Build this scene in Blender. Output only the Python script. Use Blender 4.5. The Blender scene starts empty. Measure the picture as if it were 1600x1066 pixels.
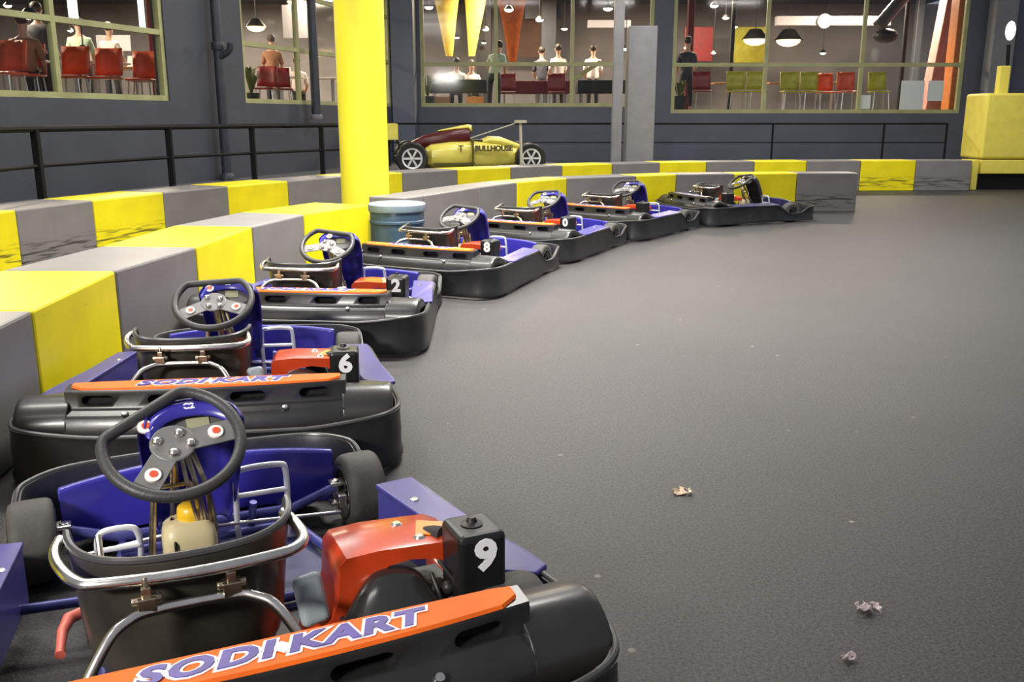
import bpy, bmesh, math, random
from math import sin, cos, pi, radians, sqrt, atan2, hypot
from mathutils import Vector, Matrix, Euler
random.seed(7)
SC = bpy.context.scene
COL = SC.collection

# ------------------------------------------------------------------ camera
F_PX, YH, CAM_H = 1450.0, 184.7, 1.38
PITCH = math.atan((533 - YH) / F_PX)
cam_d = bpy.data.cameras.new('camera')
cam_d.sensor_width = 36.0
cam_d.lens = F_PX / 1600 * 36.0
cam_d.clip_end = 200
cam = bpy.data.objects.new('camera', cam_d)
COL.objects.link(cam)
cam.location = (0, 0, CAM_H)
cam.rotation_euler = (pi / 2 - PITCH, 0, 0)
SC.camera = cam


def ray(x, y):
    a = (x - 800) / F_PX
    b = (533 - y) / F_PX
    c, s = cos(PITCH), sin(PITCH)
    return Vector((a, c + b * s, -s + b * c))


def at_z(x, y, z):
    r = ray(x, y)
    t = (z - CAM_H) / r.z
    return Vector((r.x * t, r.y * t, z))


def at_y(x, y, Y):
    r = ray(x, y)
    t = Y / r.y
    return Vector((r.x * t, Y, CAM_H + r.z * t))


# ------------------------------------------------------------------ materials
MATS = {}


def mat(name, col, rough=0.5, metal=0.0, coat=0.0, var=0.0, vscale=8.0, bump=0.0, bscale=60.0,
        emit=None, estr=0.0, spec=0.5):
    m = bpy.data.materials.new(name)
    m.use_nodes = True
    nt = m.node_tree
    b = nt.nodes['Principled BSDF']
    c = (col[0], col[1], col[2], 1)
    b.inputs['Base Color'].default_value = c
    b.inputs['Roughness'].default_value = rough
    b.inputs['Metallic'].default_value = metal
    b.inputs['Coat Weight'].default_value = coat
    b.inputs['Coat Roughness'].default_value = 0.15
    b.inputs['Specular IOR Level'].default_value = spec
    if emit:
        b.inputs['Emission Color'].default_value = (emit[0], emit[1], emit[2], 1)
        b.inputs['Emission Strength'].default_value = estr
    if var > 0 or bump > 0:
        tc = nt.nodes.new('ShaderNodeTexCoord')
        if var > 0:
            n = nt.nodes.new('ShaderNodeTexNoise')
            n.inputs['Scale'].default_value = vscale
            n.inputs['Detail'].default_value = 6
            nt.links.new(tc.outputs['Object'], n.inputs['Vector'])
            r = nt.nodes.new('ShaderNodeValToRGB')
            r.color_ramp.elements[0].position = 0.3
            r.color_ramp.elements[1].position = 0.7
            r.color_ramp.elements[0].color = tuple(max(0, v * (1 - var)) for v in col) + (1,)
            r.color_ramp.elements[1].color = tuple(min(1, v * (1 + var)) for v in col) + (1,)
            nt.links.new(n.outputs['Fac'], r.inputs['Fac'])
            nt.links.new(r.outputs['Color'], b.inputs['Base Color'])
        if bump > 0:
            n2 = nt.nodes.new('ShaderNodeTexNoise')
            n2.inputs['Scale'].default_value = bscale
            n2.inputs['Detail'].default_value = 4
            nt.links.new(tc.outputs['Object'], n2.inputs['Vector'])
            bp = nt.nodes.new('ShaderNodeBump')
            bp.inputs['Strength'].default_value = bump
            bp.inputs['Distance'].default_value = 0.01
            nt.links.new(n2.outputs['Fac'], bp.inputs['Height'])
            nt.links.new(bp.outputs['Normal'], b.inputs['Normal'])
    MATS[name] = m
    return m


mat('black_plastic', (0.022, 0.021, 0.020), 0.33, coat=0.15, var=0.35, vscale=5, bump=0.05, bscale=25)
mat('skirt_plastic', (0.022, 0.022, 0.023), 0.42, var=0.4, vscale=7, bump=0.08, bscale=30)
mat('lip_plastic', (0.055, 0.055, 0.052), 0.32, var=0.2)
mat('box_black', (0.010, 0.010, 0.010), 0.35)
mat('dark_hole', (0.004, 0.004, 0.004), 0.8)
mat('rubber', (0.024, 0.022, 0.020), 0.75, var=0.25, vscale=20, bump=0.1, bscale=80)
mat('tyre', (0.055, 0.051, 0.046), 0.7, var=0.25, vscale=14, bump=0.15, bscale=60)
mat('wheel_rim_grey', (0.35, 0.34, 0.31), 0.35, metal=0.9, var=0.3, vscale=15)
mat('blue_paint', (0.034, 0.028, 0.30), 0.3, coat=0.25, var=0.12, vscale=4)
mat('blue_pod', (0.050, 0.045, 0.225), 0.38, coat=0.15, var=0.12, vscale=5)
mat('blue_frame', (0.055, 0.058, 0.22), 0.35, metal=0.35, var=0.25, vscale=12)
mat('blue_tray', (0.03, 0.03, 0.11), 0.45, var=0.5, vscale=9)
mat('seat_shell', (0.050, 0.044, 0.034), 0.34, var=0.45, vscale=6, coat=0.15)
mat('seat_edge', (0.05, 0.05, 0.05), 0.3)
mat('chrome', (0.78, 0.74, 0.68), 0.25, metal=1.0, var=0.15, vscale=20)
mat('brass_metal', (0.48, 0.40, 0.28), 0.3, metal=1.0, var=0.4, vscale=30)
mat('white_bar', (0.78, 0.78, 0.80), 0.3, metal=0.3)
mat('wheel_grip', (0.040, 0.039, 0.038), 0.45, bump=0.15, bscale=150)
mat('spoke_grey', (0.17, 0.165, 0.16), 0.45, metal=0.2, var=0.2)
mat('dash_grey', (0.10, 0.10, 0.095), 0.4)
mat('lcd', (0.34, 0.33, 0.20), 0.25)
mat('badge_white', (0.85, 0.78, 0.72), 0.35)
mat('badge_red', (0.65, 0.08, 0.03), 0.35)
mat('tank', (0.56, 0.47, 0.27), 0.4, var=0.15, vscale=6)
mat('tank_cap', (0.75, 0.45, 0.02), 0.35, coat=0.2)
mat('engine_red', (0.52, 0.048, 0.010), 0.28, coat=0.35, var=0.2, vscale=7)
mat('engine_amber', (0.85, 0.26, 0.02), 0.3, coat=0.3, var=0.15)
mat('engine_dark', (0.03, 0.028, 0.026), 0.45, metal=0.4, var=0.5, vscale=25)
mat('engine_cream', (0.52, 0.43, 0.22), 0.45, var=0.25, vscale=15)
mat('dome_black', (0.022, 0.021, 0.020), 0.2, coat=0.4)
mat('strip_orange', (0.90, 0.150, 0.014), 0.55, spec=0.2, var=0.12, vscale=6)
mat('letter_white', (0.92, 0.91, 0.92), 0.4)
mat('letter_blue', (0.065, 0.035, 0.27), 0.4, var=0.3, vscale=15)
mat('grey_pad', (0.36, 0.41, 0.44), 0.4, bump=0.1, bscale=120)
mat('lever_red', (0.62, 0.13, 0.09), 0.4)
mat('barrel_blue', (0.045, 0.085, 0.125), 0.35, var=0.2)
mat('barrel_lid', (0.24, 0.31, 0.345), 0.4, var=0.15)
mat('column_yellow', (0.90, 0.80, 0.04), 0.5, var=0.05, vscale=3, bump=0.05, bscale=12)
mat('gate_yellow', (0.86, 0.73, 0.11), 0.5, var=0.08, vscale=5, bump=0.1, bscale=15)
mat('wall_paint', (0.060, 0.066, 0.085), 0.55, var=0.12, vscale=1.5, bump=0.1, bscale=25)
mat('wall_back_paint', (0.092, 0.100, 0.128), 0.55, var=0.12, vscale=1.5, bump=0.1, bscale=25)
mat('wall_dark', (0.115, 0.130, 0.170), 0.55, var=0.12, vscale=1.5)
mat('pipe_dark', (0.032, 0.036, 0.05), 0.45, var=0.2)
mat('post_grey', (0.20, 0.20, 0.212), 0.5, var=0.1, vscale=4)
mat('frame_olive', (0.40, 0.40, 0.19), 0.45, var=0.15, vscale=3)
mat('rail_black', (0.004, 0.004, 0.005), 0.6, spec=0.2)
mat('walkway', (0.12, 0.12, 0.125), 0.7, var=0.2)
mat('car_yellow', (0.72, 0.63, 0.11), 0.3, coat=0.4, var=0.1, vscale=3)
mat('car_red', (0.075, 0.007, 0.009), 0.3)
mat('car_black', (0.012, 0.012, 0.014), 0.45)
mat('alloy', (0.72, 0.72, 0.73), 0.35, metal=0.2, var=0.2)
mat('text_dark', (0.10, 0.085, 0.02), 0.5)
mat('pale_post', (0.50, 0.47, 0.36), 0.4)
mat('blue_mat', (0.05, 0.06, 0.20), 0.6)
mat('cafe_floor', (0.09, 0.065, 0.045), 0.4, var=0.3, vscale=2)
mat('cafe_wall', (0.20, 0.19, 0.20), 0.6, var=0.25, vscale=0.7)
mat('cafe_brown', (0.12, 0.055, 0.03), 0.6, var=0.3, vscale=1.0)
mat('cafe_ceiling', (0.05, 0.055, 0.07), 0.7, var=0.3, vscale=0.8)
mat('chair_red', (0.62, 0.085, 0.022), 0.4, var=0.15)
mat('chair_maroon', (0.20, 0.012, 0.014), 0.45, var=0.2)
mat('chair_yellow', (0.42, 0.40, 0.03), 0.45, var=0.15)
mat('chair_leg', (0.55, 0.55, 0.55), 0.3, metal=0.9)
mat('cloth_dark', (0.02, 0.028, 0.030), 0.7)
mat('cloth_maroon', (0.14, 0.012, 0.014), 0.7)
mat('table_white', (0.78, 0.76, 0.72), 0.5)
mat('table_wood', (0.30, 0.14, 0.05), 0.45)
mat('drape_orange', (0.70, 0.17, 0.02), 0.7, var=0.2)
mat('drape_yellow', (0.55, 0.42, 0.06), 0.7, var=0.25, vscale=3)
mat('pillar_orange', (0.65, 0.20, 0.04), 0.6, var=0.15)
mat('pillar_pink', (0.42, 0.20, 0.18), 0.6, var=0.15)
mat('pillar_red', (0.16, 0.018, 0.022), 0.6)
mat('beam_grey', (0.42, 0.41, 0.45), 0.5)
mat('duct', (0.10, 0.11, 0.13), 0.4, metal=0.3)
mat('lamp_glow', (0.9, 0.8, 0.6), 0.4, emit=(1.0, 0.86, 0.66), estr=9.0)
mat('lamp_amber', (0.9, 0.6, 0.2), 0.4, emit=(1.0, 0.62, 0.22), estr=6.0)
mat('panel_teal', (0.6, 0.9, 0.85), 0.4, emit=(0.55, 0.95, 0.85), estr=1.6)
mat('fixture_black', (0.01, 0.01, 0.011), 0.5)
mat('paper', (0.88, 0.87, 0.86), 0.6)
mat('skin', (0.55, 0.33, 0.24), 0.5)
mat('hair', (0.03, 0.02, 0.014), 0.6)
mat('shirt_white', (0.75, 0.68, 0.66), 0.7)
mat('shirt_pale', (0.46, 0.56, 0.42), 0.7)
mat('shirt_brown', (0.28, 0.13, 0.07), 0.7)
mat('shirt_dark', (0.03, 0.03, 0.045), 0.7)
mat('trousers', (0.02, 0.022, 0.03), 0.7)
mat('plant_green', (0.10, 0.13, 0.03), 0.6)
mat('scrap', (0.62, 0.47, 0.32), 0.6, var=0.3, vscale=60)
mat('scrap_pink', (0.40, 0.32, 0.32), 0.6, var=0.3, vscale=60)
mat('bare_bulb', (0.9, 0.9, 0.9), 0.3, emit=(1, 1, 1), estr=2.5)


def mat_asphalt():
    m = bpy.data.materials.new('asphalt')
    m.use_nodes = True
    nt = m.node_tree
    b = nt.nodes['Principled BSDF']
    tc = nt.nodes.new('ShaderNodeTexCoord')

    def noise(scale, detail=6, rough=0.6):
        n = nt.nodes.new('ShaderNodeTexNoise')
        n.inputs['Scale'].default_value = scale
        n.inputs['Detail'].default_value = detail
        n.inputs['Roughness'].default_value = rough
        nt.links.new(tc.outputs['Object'], n.inputs['Vector'])
        return n

    def ramp(src, p0, c0, p1, c1):
        r = nt.nodes.new('ShaderNodeValToRGB')
        r.color_ramp.elements[0].position = p0
        r.color_ramp.elements[1].position = p1
        r.color_ramp.elements[0].color = (*c0, 1)
        r.color_ramp.elements[1].color = (*c1, 1)
        nt.links.new(src, r.inputs['Fac'])
        return r
    big = ramp(noise(0.7).outputs['Fac'], 0.3, (0.030, 0.0287, 0.0287), 0.7, (0.038, 0.0362, 0.0362))
    fine = ramp(noise(95, 4, 0.75).outputs['Fac'], 0.34, (0.18, 0.18, 0.19), 0.68, (2.3, 2.25, 2.2))
    mix = nt.nodes.new('ShaderNodeMix')
    mix.data_type = 'RGBA'
    mix.blend_type = 'MULTIPLY'
    mix.inputs[0].default_value = 1.0
    nt.links.new(big.outputs['Color'], mix.inputs[6])
    nt.links.new(fine.outputs['Color'], mix.inputs[7])
    # pale chips and grit bedded in the surface
    v = nt.nodes.new('ShaderNodeTexVoronoi')
    v.inputs['Scale'].default_value = 4.2
    nt.links.new(tc.outputs['Object'], v.inputs['Vector'])
    chip = ramp(v.outputs['Distance'], 0.034, (1, 1, 1), 0.055, (0, 0, 0))
    sel = ramp(noise(2.3, 2).outputs['Fac'], 0.46, (0, 0, 0), 0.56, (1, 1, 1))
    mm = nt.nodes.new('ShaderNodeMath')
    mm.operation = 'MULTIPLY'
    nt.links.new(chip.outputs['Color'], mm.inputs[0])
    nt.links.new(sel.outputs['Color'], mm.inputs[1])
    mix2 = nt.nodes.new('ShaderNodeMix')
    mix2.data_type = 'RGBA'
    nt.links.new(mm.outputs[0], mix2.inputs[0])
    nt.links.new(mix.outputs[2], mix2.inputs[6])
    mix2.inputs[7].default_value = (0.22, 0.20, 0.185, 1)
    nt.links.new(mix2.outputs[2], b.inputs['Base Color'])
    b.inputs['Roughness'].default_value = 0.55
    b.inputs['Specular IOR Level'].default_value = 0.4
    bp = nt.nodes.new('ShaderNodeBump')
    bp.inputs['Strength'].default_value = 0.6
    bp.inputs['Distance'].default_value = 0.004
    nt.links.new(noise(160, 3, 0.7).outputs['Fac'], bp.inputs['Height'])
    nt.links.new(bp.outputs['Normal'], b.inputs['Normal'])
    MATS['asphalt'] = m


def mat_barrier(name, col, scuff):
    """painted board block; scuffed ones carry black tyre rub marks low on the face (object space)"""
    m = bpy.data.materials.new(name)
    m.use_nodes = True
    nt = m.node_tree
    b = nt.nodes['Principled BSDF']
    b.inputs['Roughness'].default_value = 0.42
    tc = nt.nodes.new('ShaderNodeTexCoord')
    n = nt.nodes.new('ShaderNodeTexNoise')
    n.inputs['Scale'].default_value = 3.0
    n.inputs['Detail'].default_value = 7
    nt.links.new(tc.outputs['Object'], n.inputs['Vector'])
    r = nt.nodes.new('ShaderNodeValToRGB')
    r.color_ramp.elements[0].position = 0.3
    r.color_ramp.elements[1].position = 0.7
    r.color_ramp.elements[0].color = tuple(v * 0.9 for v in col) + (1,)
    r.color_ramp.elements[1].color = tuple(min(1, v * 1.08) for v in col) + (1,)
    nt.links.new(n.outputs['Fac'], r.inputs['Fac'])
    last = r.outputs['Color']
    # fine dark streaks
    mp = nt.nodes.new('ShaderNodeMapping')
    mp.inputs['Scale'].default_value = (1.2, 1.2, 22.0) if scuff else (3.0, 3.0, 9.0)
    nt.links.new(tc.outputs['Object'], mp.inputs['Vector'])
    n2 = nt.nodes.new('ShaderNodeTexNoise')
    n2.inputs['Scale'].default_value = 2.0
    n2.inputs['Detail'].default_value = 5
    nt.links.new(mp.outputs['Vector'], n2.inputs['Vector'])
    r2 = nt.nodes.new('ShaderNodeValToRGB')
    r2.color_ramp.elements[0].position = 0.50 if scuff else 0.66
    r2.color_ramp.elements[1].position = 0.60 if scuff else 0.80
    nt.links.new(n2.outputs['Fac'], r2.inputs['Fac'])
    if scuff:
        sep = nt.nodes.new('ShaderNodeSeparateXYZ')
        nt.links.new(tc.outputs['Object'], sep.inputs[0])
        band = nt.nodes.new('ShaderNodeValToRGB')
        cr = band.color_ramp
        cr.elements[0].position = 0.05
        cr.elements[0].color = (0, 0, 0, 1)
        cr.elements[1].position = 0.30
        cr.elements[1].color = (0, 0, 0, 1)
        for p_, c_ in ((0.09, 1.0), (0.22, 0.9)):
            e = cr.elements.new(p_)
            e.color = (c_, c_, c_, 1)
        nt.links.new(sep.outputs['Z'], band.inputs['Fac'])
        mu = nt.nodes.new('ShaderNodeMath')
        mu.operation = 'MULTIPLY'
        nt.links.new(r2.outputs['Color'], mu.inputs[0])
        nt.links.new(band.outputs['Color'], mu.inputs[1])
        fac = mu.outputs[0]
        amt = 0.92
    else:
        fac = r2.outputs['Color']
        amt = 0.18
    mu2 = nt.nodes.new('ShaderNodeMath')
    mu2.operation = 'MULTIPLY'
    nt.links.new(fac, mu2.inputs[0])
    mu2.inputs[1].default_value = amt
    mix = nt.nodes.new('ShaderNodeMix')
    mix.data_type = 'RGBA'
    nt.links.new(mu2.outputs[0], mix.inputs[0])
    nt.links.new(last, mix.inputs[6])
    mix.inputs[7].default_value = (0.02, 0.02, 0.018, 1)
    nt.links.new(mix.outputs[2], b.inputs['Base Color'])
    MATS[name] = m


YEL = (0.88, 0.74, 0.006)
GRY = (0.215, 0.202, 0.195)
mat_asphalt()
mat_barrier('barrier_yellow', YEL, False)
mat_barrier('barrier_grey', GRY, False)
mat_barrier('barrier_yellow_scuffed', YEL, True)
mat_barrier('barrier_grey_scuffed', GRY, True)


def mat_glass():
    m = bpy.data.materials.new('window_glass')
    m.use_nodes = True
    nt = m.node_tree
    for n in list(nt.nodes):
        nt.nodes.remove(n)
    out = nt.nodes.new('ShaderNodeOutputMaterial')
    tr = nt.nodes.new('ShaderNodeBsdfTransparent')
    tr.inputs['Color'].default_value = (0.93, 0.95, 0.95, 1)
    gl = nt.nodes.new('ShaderNodeBsdfGlossy')
    gl.inputs['Roughness'].default_value = 0.07
    lw = nt.nodes.new('ShaderNodeLayerWeight')
    lw.inputs['Blend'].default_value = 0.5
    pw = nt.nodes.new('ShaderNodeMath')
    pw.operation = 'POWER'
    pw.inputs[1].default_value = 5.0
    nt.links.new(lw.outputs['Facing'], pw.inputs[0])
    fr = nt.nodes.new('ShaderNodeMath')
    fr.operation = 'MULTIPLY_ADD'
    fr.inputs[1].default_value = 0.8
    fr.inputs[2].default_value = 0.018
    nt.links.new(pw.outputs[0], fr.inputs[0])
    mx = nt.nodes.new('ShaderNodeMixShader')
    nt.links.new(fr.outputs[0], mx.inputs[0])
    nt.links.new(tr.outputs[0], mx.inputs[1])
    nt.links.new(gl.outputs[0], mx.inputs[2])
    nt.links.new(mx.outputs[0], out.inputs[0])
    MATS['window_glass'] = m


mat_glass()


# ------------------------------------------------------------------ mesh helpers
def frame_axes(d):
    d = d.normalized()
    u = Vector((0, 0, 1)) if abs(d.z) < 0.9 else Vector((1, 0, 0))
    a = d.cross(u).normalized()
    return a, d.cross(a).normalized()


def catmull(pts, n=6, closed=False):
    P = [Vector(p) for p in pts]
    out = []
    N = len(P)
    rng = range(N) if closed else range(N - 1)
    for i in rng:
        p0 = P[(i - 1) % N] if closed or i > 0 else P[i] * 2 - P[i + 1]
        p1 = P[i]
        p2 = P[(i + 1) % N]
        p3 = P[(i + 2) % N] if closed or i + 2 < N else P[i + 1] * 2 - P[i]
        for k in range(n):
            t = k / n
            out.append(0.5 * ((2 * p1) + (p2 - p0) * t + (2 * p0 - 5 * p1 + 4 * p2 - p3) * t * t
                              + (3 * p1 - p0 - 3 * p2 + p3) * t ** 3))
    if not closed:
        out.append(P[-1])
    return out


class MB:
    def __init__(self):
        self.v, self.f, self.mi, self.sm = [], [], [], []

    def add(self, verts, faces, mi=0, M=None, smooth=False):
        o = len(self.v)
        for p in verts:
            p = Vector(p)
            self.v.append(M @ p if M is not None else p)
        for q in faces:
            self.f.append([o + i for i in q])
            self.mi.append(mi)
            self.sm.append(smooth)
        return self

    def box(self, c, s, M=None, mi=0, rot=None):
        hx, hy, hz = s[0] / 2, s[1] / 2, s[2] / 2
        R = Euler(rot).to_matrix() if rot else Matrix.Identity(3)
        vs = [Vector(c) + R @ Vector((x * hx, y * hy, z * hz)) for z in (-1, 1) for y in (-1, 1) for x in (-1, 1)]
        fs = [(0, 2, 3, 1), (4, 5, 7, 6), (0, 1, 5, 4), (2, 6, 7, 3), (0, 4, 6, 2), (1, 3, 7, 5)]
        return self.add(vs, fs, mi, M)

    def tube(self, pts, r, n=10, closed=False, M=None, mi=0, cap=True, rad=None):
        P = [Vector(p) for p in pts]
        N = len(P)
        vs, fs = [], []
        a_prev = None
        for i, p in enumerate(P):
            if closed:
                d = P[(i + 1) % N] - P[(i - 1) % N]
            else:
                d = P[min(i + 1, N - 1)] - P[max(i - 1, 0)]
            d.normalize()
            if a_prev is None:
                a, b = frame_axes(d)
            else:
                a = (a_prev - d * a_prev.dot(d)).normalized()
                b = d.cross(a).normalized()
            a_prev = a
            rr = rad[i] if rad else r
            for k in range(n):
                t = 2 * pi * k / n
                vs.append(p + (a * cos(t) + b * sin(t)) * rr)
        rings = N if closed else N - 1
        for i in range(rings):
            j = (i + 1) % N
            for k in range(n):
                l = (k + 1) % n
                fs.append((i * n + k, i * n + l, j * n + l, j * n + k))
        if not closed and cap:
            fs.append(tuple(reversed(range(n))))
            fs.append(tuple((N - 1) * n + k for k in range(n)))
        return self.add(vs, fs, mi, M, True)

    def lathe(self, prof, c=(0, 0, 0), axis=(0, 0, 1), n=24, M=None, mi=0, smooth=True, cap=True):
        """prof: list of (radius, distance along axis)"""
        ax = Vector(axis).normalized()
        a, b = frame_axes(ax)
        c = Vector(c)
        vs, fs = [], []
        for r, h in prof:
            for k in range(n):
                t = 2 * pi * k / n
                vs.append(c + ax * h + (a * cos(t) + b * sin(t)) * r)
        for i in range(len(prof) - 1):
            for k in range(n):
                l = (k + 1) % n
                fs.append((i * n + k, i * n + l, (i + 1) * n + l, (i + 1) * n + k))
        if cap and prof[0][0] > 1e-6:
            fs.append(tuple(reversed(range(n))))
        if cap and prof[-1][0] > 1e-6:
            fs.append(tuple((len(prof) - 1) * n + k for k in range(n)))
        return self.add(vs, fs, mi, M, smooth)

    def prism(self, poly, d0, d1, M=None, mi=0, smooth=False):
        """polygon in local xy extruded along z from d0 to d1"""
        n = len(poly)
        vs = [(p[0], p[1], d0) for p in poly] + [(p[0], p[1], d1) for p in poly]
        fs = [tuple(reversed(range(n))), tuple(range(n, 2 * n))]
        fs += [(i, (i + 1) % n, n + (i + 1) % n, n + i) for i in range(n)]
        return self.add(vs, fs, mi, M, smooth)

    def loft(self, rings, close_ring=True, cap=True, M=None, mi=0, smooth=True, close_path=False):
        n = len(rings[0])
        vs = [p for r in rings for p in r]
        fs = []
        R = len(rings)
        for i in range(R if close_path else R - 1):
            j = (i + 1) % R
            for k in range(n if close_ring else n - 1):
                l = (k + 1) % n
                fs.append((i * n + k, i * n + l, j * n + l, j * n + k))
        if cap and close_ring and not close_path:
            fs.append(tuple(reversed(range(n))))
            fs.append(tuple((R - 1) * n + k for k in range(n)))
        return self.add(vs, fs, mi, M, smooth)

    def sphere(self, c, r, M=None, mi=0, n=16, m=10, sc=(1, 1, 1)):
        prof = [(0.0001 if i in (0, m) else sin(pi * i / m), -cos(pi * i / m)) for i in range(m + 1)]
        tmp = MB().lathe(prof, n=n)
        vs = [Vector(c) + Vector((p.x * sc[0], p.y * sc[1], p.z * sc[2])) * r for p in tmp.v]
        return self.add(vs, tmp.f, mi, M, True)

    def build(self, name, mats, parent=None, bevel=0, seg=2, solid=0, subsurf=0, loc=None, weld=False):
        me = bpy.data.meshes.new(name)
        me.from_pydata([tuple(p) for p in self.v], [], self.f)
        if isinstance(mats, str):
            mats = [mats]
        for k in mats:
            me.materials.append(MATS[k])
        me.polygons.foreach_set('material_index', self.mi)
        me.polygons.foreach_set('use_smooth', self.sm)
        bm = bmesh.new()
        bm.from_mesh(me)
        if weld:
            bmesh.ops.remove_doubles(bm, verts=bm.verts, dist=1e-5)
        bmesh.ops.recalc_face_normals(bm, faces=bm.faces)
        bm.to_mesh(me)
        bm.free()
        # keep creases on smooth meshes where the surface turns sharply
        if any(self.sm):
            bm = bmesh.new()
            bm.from_mesh(me)
            for e in bm.edges:
                if len(e.link_faces) == 2 and e.calc_face_angle(0) > radians(42):
                    e.smooth = False
            bm.to_mesh(me)
            bm.free()
        o = bpy.data.objects.new(name, me)
        COL.objects.link(o)
        if loc:
            o.location = loc
        if parent:
            o.parent = parent
        if solid:
            md = o.modifiers.new('solidify', 'SOLIDIFY')
            md.thickness = solid
            md.offset = 0
        if bevel:
            md = o.modifiers.new('bevel', 'BEVEL')
            md.width = bevel
            md.segments = seg
            md.limit_method = 'ANGLE'
            md.angle_limit = radians(35)
        if subsurf:
            md = o.modifiers.new('subsurf', 'SUBSURF')
            md.levels = subsurf
            md.render_levels = subsurf
        return o


def empty(name, loc=(0, 0, 0), rz=0.0):
    o = bpy.data.objects.new(name, None)
    o.empty_display_size = 0.2
    COL.objects.link(o)
    o.location = loc
    o.rotation_euler = (0, 0, rz)
    return o


def tag(o, label=None, cat=None, group=None, kind=None):
    if label:
        o['label'] = label
    if cat:
        o['category'] = cat
    if group:
        o['group'] = group
    if kind:
        o['kind'] = kind
    return o


def copy_tree(o, parent=None, skip=()):
    c = o.copy()
    COL.objects.link(c)
    c.parent = parent
    for ch in list(o.children):
        if ch.name.split('.')[0] not in skip:
            copy_tree(ch, c, skip)
    return c


def baked(o):
    """apply the modifiers of o to its mesh"""
    bpy.context.view_layer.update()
    dg = bpy.context.evaluated_depsgraph_get()
    me = bpy.data.meshes.new_from_object(o.evaluated_get(dg))
    o.modifiers.clear()
    o.data = me
    return o


def text_object(name, body, size, m, M, parent=None, extrude=0.0008, offset=0.0, shear=0.0, sx=1.0, spacing=1.0):
    cu = bpy.data.curves.new(name, 'FONT')
    cu.body = body
    cu.size = size
    cu.extrude = extrude
    cu.offset = offset
    cu.shear = shear
    cu.space_character = spacing
    cu.align_x = 'CENTER'
    cu.align_y = 'CENTER'
    cu.resolution_u = 3
    t = bpy.data.objects.new('tmp_text', cu)
    COL.objects.link(t)
    bpy.context.view_layer.update()
    dg = bpy.context.evaluated_depsgraph_get()
    me = bpy.data.meshes.new_from_object(t.evaluated_get(dg))
    bpy.data.objects.remove(t)
    me.transform(M @ Matrix.Diagonal((sx, 1, 1, 1)))
    me.materials.clear()
    me.materials.append(MATS[m])
    o = bpy.data.objects.new(name, me)
    COL.objects.link(o)
    if parent:
        o.parent = parent
    return o


def basis(o, x, y, z):
    x, y, z = Vector(x).normalized(), Vector(y).normalized(), Vector(z).normalized()
    return Matrix(((x.x, y.x, z.x, o[0]), (x.y, y.y, z.y, o[1]), (x.z, y.z, z.z, o[2]), (0, 0, 0, 1)))


# ================================================================== GO KART
SKIRT = [(0, 1.005), (.26, .998), (.44, .965), (.548, .86), (.578, .72), (.604, .42), (.658, 0.02), (.712, -.38),
         (.752, -.70), (.728, -.84), (.640, -.918), (.45, -.938), (0, -.943)]
SKIRT = SKIRT + [(-x, y) for x, y in reversed(SKIRT[1:-1])]
SX = -.115           # the seat and wheel sit left of the middle, the engine right


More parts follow.
